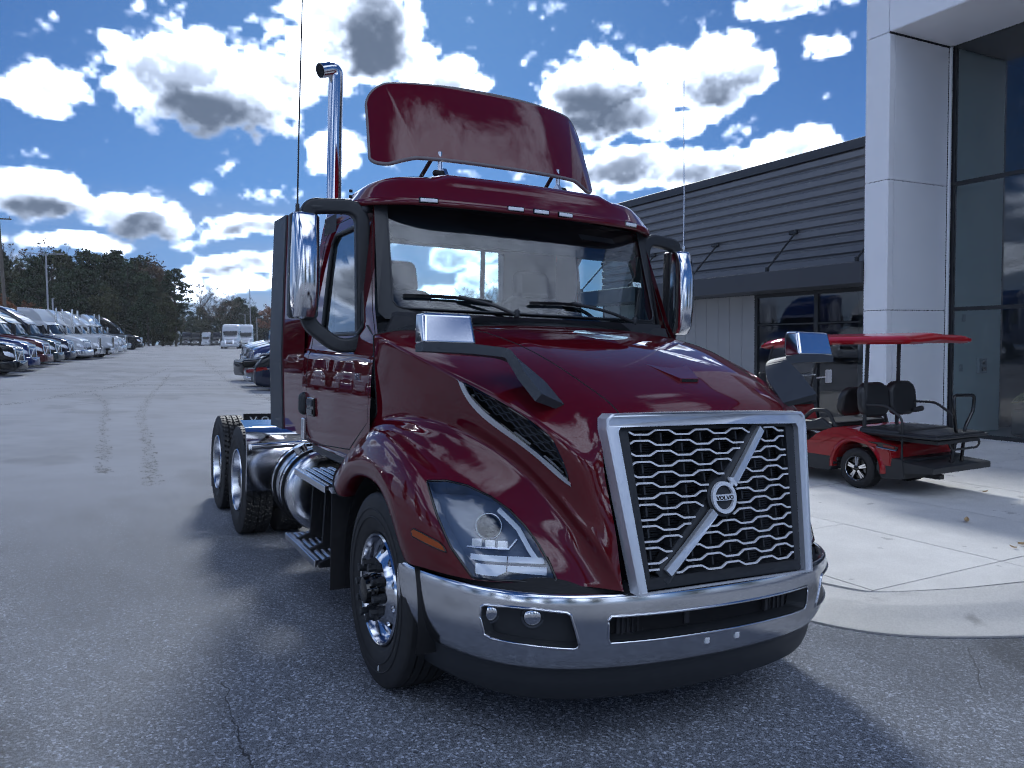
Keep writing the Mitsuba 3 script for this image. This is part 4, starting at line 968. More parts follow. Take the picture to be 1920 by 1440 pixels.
# -------- mirrors and aerials
for side in (0, 1):
    mm = mirror if side else (lambda m: m)
    k = num(f'{TR}__mirror')
    sec = []
    for z, w, dpt in ((1.935, .048, .05), (1.945, .068, .085), (2.0, .078, .12), (2.15, .082, .135), (2.35, .080, .13), (2.46, .078, .11), (2.54, .076, .085), (2.558, .068, .06), (2.565, .045, .03)):
        c = -1.408; th = np.linspace(0, math.pi, 15)
        ring = [(c - w * (abs(math.cos(q)) ** .55) * np.sign(math.cos(q)) * -1 * 1.0, .80 - dpt * math.sin(q) ** .8, z) for q in th]
        sec.append(ring)
    sec = np.array(sec)
    add(k + '__shell', mm(grid(sec)), CHROME, 35, MT)
    add(k + '__housing', mm(cat([rhull([(x, y, z) for x in (-1.465, -1.345) for y in (.815, .86) for z in (1.965, 2.535)], .028)])), BLACK, 40, MT)
    add(k + '__glass', mm(bx(-1.455, -1.345, .886, .892, 2.10, 2.52)), CHROME, False, MT)
    flatp = lambda w, h: rrect(w, h, min(w, h) * .25, 4)
    arm = bend([(-1.385, .83, 2.50), (-1.385, .825, 2.612), (-1.065, .79, 2.632), (-1.050, .77, 1.80), (-1.20, .80, 1.775), (-1.36, .83, 1.90), (-1.39, .84, 1.99)], 10, .12)
    n = len(arm)
    add(k + '__arm', mm(sweep(arm, flatp(.088, .075), up=(0, 1, 0))), BLACK, 40, MT)
    add(k + '__arm_cap', mm(rhull([(-1.36, .82, 2.60), (-1.10, .80, 2.628)], .038)), BLACK, 40, MT)
    add(k + '__arm_bracket', mm(cat([rhull([(-1.05, .77, 2.62), (-1.0, .82, 2.64)], .03), rhull([(-1.055, .74, 1.93), (-1.075, .70, 1.90)], .012)])), TRIM, 40, MT)
    an = add(f'{TR}__antenna', mm(cat([cyl((-1.452, .80, 2.565), (-1.452, .80, 2.61), .012, 10), tube([(-1.452, .80, 2.60), (-1.448, .81, 3.0), (-1.435, .825, 3.55 if side else 3.9), (-1.43, .83, 3.86 if side else 4.0)], [.0055, .0045, .0035, .003], 6, up=(0, 1, 0))])), STEEL if side == 0 else POLISH, True, MT)
    # hood mirror on its long foot
    k = num(f'{TR}__hood_mirror')
    add(k + '__shell', mm(rhull([(-1.245, -.765, 1.80), (-1.022, -.755, 1.80), (-1.238, -.735, 1.905), (-1.030, -.725, 1.905), (-1.235, -.665, 1.80), (-1.03, -.665, 1.80), (-1.235, -.665, 1.905), (-1.03, -.665, 1.905)], .018, 10)), CHROME, 40, MT)
    add(k + '__glass', mm(bx(-1.245, -1.02, -.650, -.640, 1.80, 1.905, .003)), DARKGLASS, False, MT)
    p = bend([(-1.262, -.735, 1.772), (-1.05, -.735, 1.768), (-.835, -.755, 1.750), (-.79, -.845, 1.672), (-.755, -1.01, 1.545)], 8, .07)
    w = np.interp(np.linspace(0, 1, len(p)), [0, .45, .6, .8, 1], [.060, .060, .075, .10, .115])
    prof = np.stack([np.stack([q * np.array([-1, -1, 1, 1]) * .5 * 1.6, np.array([-.017, .017, .022, -.022])], 1) for q in w])
    m = sweep(p, prof, up=(.25, .1, 1)); add(k + '__foot', mm(m), TRIM, 25, MT)

# -------- wheels; axis x, outer face towards -x, built around the hub
def tire(w, R, r, drive):
    h = w / 2
    side = [(-h * .66, r), (-h * .80, r + .012), (-h * .90, r + .035), (-h * .985, r + .085), (-h, r + .115), (-h * .985, R - .075), (-h * .95, R - .04), (-h * .90, R - .020), (-h * .86, R - .010)]
    tread = []
    if not drive:
        for c in np.linspace(-.80, .80, 60):
            gdist = min(abs(c - q) for q in (-.5, -.17, .17, .5))
            tread.append((c * h, R - (.014 if gdist < .028 else 0) - .006 * abs(c) ** 3))
    else:
        tread = [(c * h, R - .006 * abs(c) ** 3) for c in np.linspace(-.84, .84, 44)]
    prof = np.array(side + tread + [(-x, q) for x, q in side[::-1]])
    K = 220 if drive else 120
    m = lathe(prof, K, 'x'); P = m.vertices.reshape(K, len(prof), 3)
    if drive:
        ang = np.arange(K) / K * 52; x = prof[:, 0][None] / h
        zig = (ang[:, None] + .32 * np.sign(np.sin(x * 11)) * 0 + 1.1 * np.abs(x)) % 1.0
        cut = ((zig < .16) | (np.abs(np.abs(x) - .42 - .03 * np.sin(ang[:, None] * 2 * math.pi)) < .035) | (np.abs(x) < .03)) & (np.abs(x) < .86) & (prof[:, 1][None] > R - .012)
        sc = np.where(cut, (R - .020) / R, 1.0)
        P[..., 1:] *= sc[..., None]
    return trimesh.Trimesh(P.reshape(-1, 3), m.faces, process=False)

def tire_tex(p, n, uv): 
    g = mi.Float(.019) * (.8 + .5 * fbm(p.x * 14, p.y * 14, p.z * 14, 3)); return mi.Color3f(g, g, g * 1.03)
TIRE = mat('tire', two({'type': 'principled', 'base_color': proc(tire_tex), 'roughness': .62, 'specular': .35}))

def solid_lathe(prof, k=64):
    cs = m3.CrossSection([[(r, a) for a, r in prof]], m3.FillRule.EvenOdd)
    s = m3.Manifold.revolve(cs, k)                           # about z, profile x = radius, y = height
    return s
def to_x(m):                                                # revolve axis (z) -> x
    t_ = m.to_mesh(); v = t_.vert_properties[:, :3]
    return trimesh.Trimesh(np.stack([v[:, 2], v[:, 0], v[:, 1]], 1), t_.tri_verts, process=False)

def side_rings(h, R):
    return cat([lathe([(-h - .0012, q - .004), (-h - .0035, q), (-h - .0012, q + .004)], 96, 'x') for q in (R - .13, R - .085)])

FT = tire(.285, .505, .288, False)
fr = [(-.118, .292), (-.128, .286), (-.122, .276), (-.070, .266), (-.058, .255), (-.075, .225), (-.112, .175), (-.126, .160), (-.130, .150), (-.130, .0001), (-.100, .0001), (-.100, .150), (-.050, .225), (-.030, .258), (-.03, .270), (.10, .275), (.10, .288), (-.10, .289)]
rimF = solid_lathe(fr, 96)
for i in range(10):
    a = (i + .5) * 2 * math.pi / 10
    rimF -= m3.Manifold.cylinder(.4, .029, .029, 24).translate((0, 0, -.3)).translate((.212 * math.cos(a), .212 * math.sin(a), 0))
rimF = to_x(rimF)
def front_wheel(side):
    S = MT @ trimesh.transformations.translation_matrix((0, 0, 0))
    f = (lambda m: mirror(m)) if side else (lambda m: m)
    k = num(f'{TR}__front_wheel'); c = np.array([-1.062, 0, .505])
    steer = euler(0, 0, 0)
    def put(name, m, b, sm):
        m = (cat(m) if isinstance(m, list) else m).copy(); m.apply_translation(c); add(f'{k}__{name}', f(m), b, sm, MT)
    put('tire', [FT, side_rings(.1425, .505)], TIRE, 40)
    put('rim', rimF, CHROME, 25)
    put('drum', lathe([(-.03, .01), (-.03, .25), (.1, .25), (.1, .01)], 40), INKY, 30)
    nuts, caps = [], []
    for i in range(10):
        a = i * 2 * math.pi / 10 + .1; y, z = .137 * math.cos(a), .137 * math.sin(a)
        caps.append(cat([cyl((-.13, y, z), (-.155, y, z), .026, 12), cyl((-.155, y, z), (-.195, y, z), .019, 6), box((-.188, y * 1.13, z * 1.13), (.018, .018, .018), .003)]))
    for cpm in caps: put('lug_cover', cpm, BLACK, 30)
    put('hub', [lathe([(-.13, .085), (-.15, .083), (-.165, .072), (-.20, .066), (-.206, .05), (-.206, .0)], 30)], GLOSSB, 30)
    put('hub_bolt', [cyl((-.165, .074 * math.cos(q), .074 * math.sin(q)), (-.178, .074 * math.cos(q), .074 * math.sin(q)), .010, 6) for q in np.linspace(0, 2 * math.pi, 7)[:-1]], STEEL, 30)
    put('valve_mark', box((-.1440, -.10, -.385), (.003, .012, .030), .001, (15, 0, 0)), WHITE, False)
front_wheel(0); front_wheel(1)
for side in (0, 1):   # inner wheel wells
    m = lathe([(-1.19, .60), (-.55, .61), (-.55, .2)], 40, 'x', (0, 0, .50), -.25, math.pi + .25)
    m = mirror(m) if side else m
    tr('wheel_well', m, INKY, 30)

DT = tire(.275, .510, .288, True)
dr_ = [(-.125, .295), (-.135, .288), (-.128, .280), (-.118, .276), (.02, .262), (.075, .250), (.085, .225), (.080, .17), (.065, .150), (.02, .120), (.02, .0001), (.10, .0001), (.10, .24), (.11, .27), (.11, .289), (-.11, .290)]
rimD = to_x(solid_lathe(dr_, 72))
def drive_wheel(y, side):
    f = (lambda m: mirror(m)) if side else (lambda m: m)
    k = num(f'{TR}__drive_wheel'); c = np.array([-1.165, y, .510])
    def put(name, m, b, sm, cc=c):
        m = (cat(m) if isinstance(m, list) else m).copy(); m.apply_translation(cc); add(f'{k}__{name}', f(m), b, sm, MT)
    put('outer_tire', [DT, side_rings(.1375, .51)], TIRE, 40); put('inner_tire', DT, TIRE, 40, c + [.335, 0, 0])
    put('rim', rimD, POLISH, 25)
    put('inner_rim', lathe([(-.12, .29), (.12, .29), (.12, .1)], 40), STEEL, 30, c + [.335, 0, 0])
    put('hub', lathe([(.02, .12), (-.07, .105), (-.09, .09), (-.10, .07), (-.10, 0)], 30), STEEL, 30)
    for i in range(10):
        a = i * 2 * math.pi / 10
        put('lug_nut', cyl((.055, .143 * math.cos(a), .143 * math.sin(a)), (.02, .143 * math.cos(a), .143 * math.sin(a)), .017, 8), POLISH, 30)
for y in (3.906, 5.226):
    for s in (0, 1): drive_wheel(y, s)

# -------- running gear
for s in (1, -1):
    tr('frame_rail', bx(s * .41, s * .48, -.95, 6.1, .72, .98, .006), STEEL, False)
tr('axle', [cyl((-1.0, 0, .47), (1.0, 0, .47), .06, 12)], STEEL)
for y in (3.906, 5.226):
    tr('drive_axle', [cyl((-1.1, y, .51), (1.1, y, .51), .075, 14), rhull([(-.1, y, .51), (.1, y, .51)], .24)], STEEL)
tr('engine_block', bx(-.42, .42, -.9, 1.2, .45, 1.3), INKY, False)
tr('deck_plate', [bx(-.62, .62, 2.2, 3.2, 1.0, 1.02)], POLISH, False)
tr('fifth_wheel', [prism([(-.45, 4.2), (.45, 4.2), (.45, 4.7), (.2, 4.95), (.08, 4.6), (-.08, 4.6), (-.2, 4.95), (-.45, 4.7)], 1.12, 1.17, 'xy'), bx(-.4, .4, 4.3, 4.6, .98, 1.12)], STEEL, False)
tr('cross_member', [bx(-.43, .43, y, y + .08, .75, .95) for y in (2.0, 3.1, 4.57, 6.0)], STEEL, False)
for s in (1, -1):
    q = bend([(s * 1.06, 3.265, .50), (s * 1.06, 3.265, .80), (s * 1.06, 3.30, 1.04), (s * 1.06, 3.62, 1.10)], 12, .2)
    sh = np.stack([q + [-s * x, 0, 0] for x in np.concatenate([[-.252, -.25], np.linspace(-.245, .245, 8), [.25, .252]])])
    sh[0] += [0, .02, -.0]; sh[-1] += [0, .02, 0]
    tr('quarter_fender', grid(sh), CHROME, 30)
    tr('fender_tube', tube([(s * 1.28, 3.235, .895), (s * .45, 3.235, .93)], .028, 14), CHROME, 30)
    tr('mud_flap', bx(s * 1.25, s * .70, 6.02, 6.03, .12, .60), RUBBER, False)
    tr('tail_lamp', bx(s * .62, s * .50, 6.10, 6.16, .72, .82, .01), REDLENS, False)
    m = prism(sg.Polygon(rrect(.62, .135, .01)), 0, .012, 'xz')
plate = bx(-1.13, -.46, 4.57, 4.58, .955, 1.085, .003)
k = tr('letter_plate', plate, INKY, False, 'black plate with spaced white letters above the frame')
for ch, x in zip('VOLVO', np.linspace(-1.03, -.555, 5)):
    add(k + '__lettering', text_on(ch, .052, .075, lambda v: np.stack([x + v[:, 0], 4.5685 - v[:, 2], 1.025 + v[:, 1]], 1), True, .002), WHITE, False, MT)
# tanks, straps, steps
for s in (1, -1):
    c = np.array([s * .875, 0, .65]); Rt = .318
    prof = [(2.14, .0), (2.14, .10), (2.145, .22), (2.155, .27), (2.175, .302), (2.20, .318), (2.76, .318), (2.78, .302), (2.795, .27), (2.80, 0)]
    k = tr('fuel_tank', lathe(prof, 56, 'y', c), POLISH, 30)
    for y in (2.36, 2.67):
        add(k + '__strap', lathe([(y - .035, .322), (y - .033, .330), (y + .033, .330), (y + .035, .322)], 56, 'y', c), CHROME, 30, MT)
        add(k + '__strap_edge', cat([lathe([(y + o, .319), (y + o, .333), (y + o + .008, .333), (y + o + .008, .319)], 56, 'y', c) for o in (-.045, .038)]), INKY, 30, MT)
    add(k + '__cap', cyl((s * 1.02, 2.42, .93), (s * 1.05, 2.42, .99), .05, 16), CHROME, 30, MT)
    # steps with punched treads
    for nm, (x0, x1, y0, y1, z) in (('upper', (1.205, .93, .98, 1.83, .895)), ('lower', (1.215, .98, 1.16, 2.06, .378))):
        key = tr('step', [bx(s * x0, s * x1, y0, y1, z - .03, z - .018, .002)], STEEL, False)
        for i, x in enumerate(np.linspace(x0 - .02, x1 + .03, 5)):
            v = []
            add(key + '__tread_bar', bx(s * (x - .019), s * (x + .019), y0 + .01, y1 - .01, z - .014, z, .005), POLISH, False, MT)
            dm = []
            for y in np.arange(y0 + .03, y1 - .02, .028): dm.append(cyl((s * x, y, z - .002), (s * x, y, z + .004), .010, 6))
            kk = add(key + '__tread_teeth', cat(dm), CHROME, False, MT); tag(kk, kind='stuff')
        add(key + '__nosing', cat([bx(s * (x0 + .012), s * (x0 - .004), y0, y1, z - .045, z + .002, .005)]), POLISH, False, MT)
    for y in (1.10, 1.45, 1.80):
        tr('step_bracket', prism([(s * 1.19, .865), (s * .60, .865), (s * .60, .42), (s * 1.0, .34), (s * 1.21, .345), (s * 1.21, .375), (s * 1.10, .42), (s * 1.08, .80)], y, y + .035, 'xz'), INKY, False)
    tr('battery_box', bx(s * .60, s * .92, 1.15, 2.0, .42, .84, .02), GLOSSB, False)
    tr('front_mud_flap', [bx(s * 1.225, s * .85, .775, .787, .29, .90)], RUBBER, False)
    tr('flap_bracket', [sweep(bend([(s * 1.225, .70, .90), (s * 1.225, .78, .915), (s * 1.20, .84, .90)], 6, .04), [(-.02, -.006), (.02, -.006), (.02, .006), (-.02, .006)]), bx(s * 1.22, s * .9, .755, .80, .895, .91, .004)], BRUSHED, 30)
    tr('cab_sill', bx(s * 1.06, s * .85, .72, 1.95, 1.0, 1.07, .01), STEEL, False)
tr('transmission', [bx(-.4, .4, 1.2, 3.0, .5, .95)], INKY, False)
# ------------------------------------------------------------------ golf cart on the apron (local: x right, y forward = away from the camera, origin under the rear axle)
CRED = paint('cart_red', (.50, .018, .028), 1.5)
CF = trimesh.transformations.translation_matrix((6.44, 2.73, -.02)) @ euler(0, 0, 1.0)
C = 'golf_cart'
tag(C, 'red golf cart with black rear facing seats and red roof parked on the concrete apron', 'golf cart')
def cp(name, m, b, sm=30, label=None):
    k = add(f'{C}__{name}', cat(m) if isinstance(m, list) else m, b, sm, CF)
    if label: tag(k, label)
    return k
# body: side profile (y, z), bulged across
body = sg.Polygon([(2.28, .34), (2.36, .52), (2.30, .72), (2.08, .86), (1.80, .94), (1.62, .90), (1.52, .60), (1.45, .36), (.80, .34), (.78, .50), (.62, .62), (.42, .715), (.20, .745), (.02, .72), (-.14, .66), (-.30, .61), (-.46, .575), (-.50, .44), (-.48, .32)])
body = body.difference(sg.Point(0, .25).buffer(.335)).difference(sg.Point(1.66, .25).buffer(.32))
b0 = body.buffer(-.025).buffer(.02)
cp('body', [prism(body.buffer(-.03), -.575, .575, 'yz'), prism(body.buffer(-.012), -.565, .565, 'yz'), prism(body, -.545, .545, 'yz')], CRED, 35)
cp('rear_arch', [lathe([(s * .50, .335), (s * .585, .342), (s * .595, .36), (s * .585, .385), (s * .555, .41)], 40, 'x', (0, 0, .25), -.05, math.pi + .05) for s in (1, -1)], CRED, 40)
for s in (1, -1): cp('body_crease', sweep([(s * .578, y, z) for y, z in ((-.30, .56), (.30, .63), (.55, .52), (1.40, .47))], [(-.02, -.015), (.006, 0), (-.02, .02)]), CRED, 40)
cp('skirt', [prism(sg.Polygon([(1.45, .36), (.36, .40), (.33, .26), (.40, .17), (1.42, .17)]), -.57, .57, 'yz')], BLACK, False)
cp('floor', bx(-.52, .52, .3, 1.5, .30, .34), BLACK, False)
cp('rear_bumper', [prism(sg.Polygon([(-.30, .44), (-.62, .42), (-.64, .20), (-.36, .17), (-.28, .28)]), -.56, .56, 'yz')], BLACK, False)
cp('foot_platform', [hull([(x, y, z) for x in (-.55, .55) for y, z in ((-.50, .40), (-.55, .26), (-1.0, .30), (-1.0, .365), (-.96, .375))])], BLACK, False)
# wheels
ctp = [(-.095, .15), (-.105, .17), (-.108, .20), (-.10, .228), (-.085, .243), (-.05, .248), (.05, .248), (.085, .243), (.10, .228), (.105, .17), (.095, .15)]
for y in (0, 1.66):
    for s in (-1, 1):
        f = trimesh.transformations.translation_matrix((s * .465, y, .248)) @ (np.eye(4) if s < 0 else euler(0, 0, 180))
        k = num(f'{C}__wheel'); F2 = CF @ f
        ct = lathe(ctp, 60); 
        add(k + '__tire', cat([ct] + [box((x, .2425 * math.cos(a), .2425 * math.sin(a)), (.022, .012, .012), 0, (math.degrees(a), 0, 0)) for x in (-.068, -.03, .008, .046, .078) for a in np.linspace(0, 6.28, 41)[:-1]]), TIRE, 30, F2)
        add(k + '__rim', lathe([(-.098, .152), (-.106, .148), (-.10, .14), (-.05, .13), (-.045, .0)], 40), GLOSSB, 30, F2)
        sp_ = []
        for i in range(5):
            for o in (-.13, .13):
                a = i * 2 * math.pi / 5 + .3
                sp_.append(hull([(-.085 - (.012 if r < .1 else .004), r * math.cos(a + o * (.9 if r > .1 else 1.3)) + w * -math.sin(a), r * math.sin(a + o * (.9 if r > .1 else 1.3)) + w * math.cos(a)) for r in (.035, .138) for w in (-.010, .010)] + [(-.07, r * math.cos(a + o) + w * -math.sin(a), r * math.sin(a + o) + w * math.cos(a)) for r in (.035, .138) for w in (-.010, .010)]))
        add(k + '__spokes', cat(sp_ + [lathe([(-.08, .145), (-.103, .147), (-.108, .152)], 40)]), CHROME, 25, F2)
        add(k + '__hub_cap', lathe([(-.08, .036), (-.104, .034), (-.110, .02), (-.110, 0)], 20), GLOSSB, 30, F2)
# seats
def pad(x0, x1, y0, y1, z0, z1, r=.05): return rhull([(x, y, z) for x in (x0 + r, x1 - r) for y in (y0 + r * .9, y1 - r * .9) for z in (z0 + r, z1 - r)], r, 12)
def backrest(x0, x1, y, z0, z1, lean):
    q = rrect(x1 - x0, z1 - z0, .15, 7); c = ((x0 + x1) / 2, (z0 + z1) / 2); o = []
    for t_, sc in ((-.055, .80), (-.045, .93), (-.02, 1.0), (.02, 1.0), (.045, .93), (.055, .80)):
        o.append([(c[0] + a * sc, y + t_ + lean * (c[1] + b * sc - z0), c[1] + b * sc) for a, b in q])
    m = loftring(np.array(o)); return m
def loftring(V):
    m = grid(V, closed_v=True); n, k = V.shape[:2]; i = np.arange(k); j = (i + 1) % k
    v = np.vstack([m.vertices, V[0].mean(0), V[-1].mean(0)])
    m = mesh_of(v, np.vstack([m.faces, np.stack([j, i, i * 0 + n * k], 1), np.stack([i + (n - 1) * k, j + (n - 1) * k, i * 0 + n * k + 1], 1)])); m.fix_normals(); return m
for x0, x1 in ((-.52, .0), (.02, .54)):
    k = cp('rear_backrest', backrest(x0, x1, -.02, .87, 1.30, .10), LEATHER, 50)
    cp('front_backrest', backrest(x0 + .02, x1 - .04, .34, .86, 1.23, -.18), LEATHER, 50)
cp('front_seat', pad(-.50, .50, .36, .92, .64, .78), LEATHER, 50)
cp('rear_deck', [pad(-.50, .50, -.52, .02, .66, .755, .035), bx(-.46, .46, -.98, -.50, .690, .735, .012)], LEATHER, 50)
cp('deck_frame', [tube(bend([(-.50, .02, .70), (-.50, -1.0, .70), (.50, -1.0, .70), (.50, .02, .70)], 5, .05), .016, 8), bx(-.40, .40, -.95, -.2, .62, .66)], BLACK, 30)
for q in (rhull([(-.30, .30, .93), (-.12, .30, .93)], .03), rhull([(.42, -.1, .93), (.46, -.16, .95)], .035)): cp('seat_cup', q, BLACK, 40)
for s in (-1, 1):
    cp('arm_rest', [tube(bend([(s * .50, .36, .72), (s * .535, .45, .93), (s * .535, .68, .93), (s * .52, .98, .70)], 8, .07), .024, 10)], BLACK, 40)
    cp('hip_guard', [rhull([(s * .53, .42, .72), (s * .54, .92, .66), (s * .53, .55, .80)], .035)], BLACK, 40)
    cp('side_rail', tube(bend([(s * .46, .05, 1.03), (s * .47, -.34, 1.04), (s * .48, -.56, .90), (s * .48, -.56, .42)], 8, .07), .016, 10), BLACK, 40)
    cp('roof_post', tube([(s * .45 if s < 0 else .37, -.02 if s < 0 else .12, .72), (s * .45 if s < 0 else .37, -.06 if s < 0 else .10, 1.84)], .024, 8, up=(0, 1, 0)), BLACK, 30)
    cp('front_post', tube([(s * .50, 1.70, .90), (s * .48, 1.42, 1.80)], .016, 8), BLACK, 30)
    cp('tail_lamp', [hull([(s * (.565 if x else .585), y, z) for x in (0, 1) for y, z in ((-.18, .60), (-.30, .555), (-.56, .525), (-.58, .57), (-.36, .605))])], DARKGLASS, False)
    cp('tail_lamp_lens', [hull([(s * (.58 if x else .592), y, z) for x in (0, 1) for y, z in ((-.38, .585), (-.40, .555), (-.54, .545), (-.54, .572))])], REDLENS, False)
    cp('tail_lamp_trim', tube([(s * .592, -.20, .575), (s * .592, -.32, .545), (s * .59, -.56, .525)], .006, 6), CHROME, 30)
    cp('side_mirror', [box((s * .66, 1.44, 1.30), (.13, .035, .19), .02, (0, 0, s * 8)), cyl((s * .50, 1.52, 1.28), (s * .62, 1.46, 1.29), .010, 8)], LED if s > 0 else BLACK, False)
# grab handle at the back
hb = bend([(.0, -.86, .38), (.06, -.88, .68), (-.02, -.90, .98), (.0, -.88, 1.17), (.40, -.88, 1.16), (.38, -.88, .98), (.22, -.88, .78), (.20, -.86, .38)], 8, .06)
cp('grab_handle', tube(hb, .020, 10, up=(0, 1, 0)), GLOSSB, 40)
cp('grab_loop', tube(bend([(-.12, -.92, .58), (-.16, -.92, .66), (.40, -.92, .66), (.46, -.92, .60), (.40, -.92, .54), (-.08, -.92, .54)], 6, .04), .014, 8, closed=True, up=(0, 1, 0)), BLACK, 40)
cp('tow_hitch', bx(-.05, .05, -.75, -.4, .16, .22, .01), STEEL, False)
cp('rear_axle', [cyl((-.4, 0, .25), (.4, 0, .25), .05, 10), bx(-.12, .12, -.12, .12, .15, .36, .03)], STEEL, 30)
# dash and wheel
cp('dash', hull([(x, y, z) for x in (-.54, .54) for y, z in ((1.55, .90), (1.85, .94), (1.60, 1.02), (1.80, 1.03))]), BLACK, False)
R_ = 18
wh = np.array([(.17 * math.cos(a), 0, .17 * math.sin(a)) for a in np.linspace(0, 2 * math.pi, 33)[:-1]])
w_ = tube(wh, .015, 8, closed=True, up=(0, 1, 0)); w_.apply_transform(euler(38, 0, 0)); w_.apply_translation((-.24, 1.18, 1.10)); cp('steering_wheel', w_, LEATHER, 40)
h_ = cat([rhull([(0, 0, 0)], .05)] + [hull([(.0 + u, 0, v) for u, v in ((-.02, 0), (.02, 0))] + [(.15 * math.cos(a) + u, 0.0, .15 * math.sin(a)) for u in (-.015, .015)] + [(0, .02, 0)]) for a in (.3, 2.84, 4.71)]); h_.apply_transform(euler(38, 0, 0)); h_.apply_translation((-.24, 1.18, 1.10)); cp('steering_spokes', h_, POLISH, 40)
cp('steering_column', cyl((-.24, 1.20, 1.08), (-.24, 1.62, .70), .03, 10), BLACK, 30)
cp('windscreen', mesh_of([(-.48, 1.68, .98), (.48, 1.68, .98), (.46, 1.44, 1.76), (-.46, 1.44, 1.76)], [[0, 1, 2, 3]]), GLASS, False)
cp('cross_bar', cyl((-.50, 1.55, 1.33), (.50, 1.55, 1.33), .013, 8), POLISH, 30)
# roof: crowned sheet with a turned-down edge
ru, rv = np.meshgrid(np.linspace(-1, 1, 40), np.linspace(0, 1, 50), indexing='ij')
rx = ru * .615; ry = -.72 + rv * 2.30
taper = 1 - .10 * np.clip((rv - .8) / .2, 0, 1) ** 2 - .05 * np.clip((.1 - rv) / .1, 0, 1) ** 2
e = np.maximum(np.abs(ru) ** 10, np.abs(rv * 2 - 1) ** 16)
rz = 1.885 + .03 * (1 - ru ** 2) - .055 * e - .015 * np.abs(np.sin(ru * math.pi)) * (np.abs(ru) < .85) - .055 * np.clip((rv - .82) / .18, 0, 1) ** 1.5 - .01 * rv
top = np.stack([rx * taper, ry, rz], -1); bot = top.copy(); bot[..., 2] -= .030 + .045 * np.clip(1 - 2 * np.abs(e - .5), 0, 1) + .02 * (1 - e)
cp('roof', [grid(top), grid(bot, flip=True), grid(np.stack([edge_loop(top), edge_loop(bot)]), closed_v=True)], CRED, 35)
cp('roof_bracket', [bx(-.46, .46, -.15, .0, 1.825, 1.84), bx(-.42, .42, .98, 1.1, 1.825, 1.84)], BLACK, False)
# ------------------------------------------------------------------ other trucks in the lot (local: x forward, y left, z up, origin under the front axle)
VWHITE = paint('truck_white', (.66, .68, .70), 1.5)
COL = dict(white=VWHITE, black=paint('truck_black', (.010, .011, .013)), blue=paint('truck_blue', (.012, .045, .22)), red=paint('truck_red', (.16, .010, .014)), navy=paint('truck_navy', (.010, .020, .065)),
           green=paint('truck_green', (.06, .085, .085)), grey=paint('truck_grey', (.16, .19, .22)), olive=paint('truck_olive', (.05, .045, .032)), silver=paint('car_silver', (.36, .38, .40)))
GL2 = paint('car_glass', (.010, .016, .024), 1.38)
def wheel_small(R, w, rim, dish, k=28):
    t_ = lathe([(-w / 2 + .02, rim), (-w / 2, rim + .04), (-w / 2, R - .05), (-w / 2 + .03, R), (w / 2 - .03, R), (w / 2, R - .05), (w / 2, rim)], k, 'y')
    r_ = lathe([(-w / 2 + .02, rim), (-w / 2 + .005, rim - .02), (dish, rim * .75), (dish - .03, rim * .4), (dish - .05, 0)], k, 'y')
    return t_, r_
protos = {}
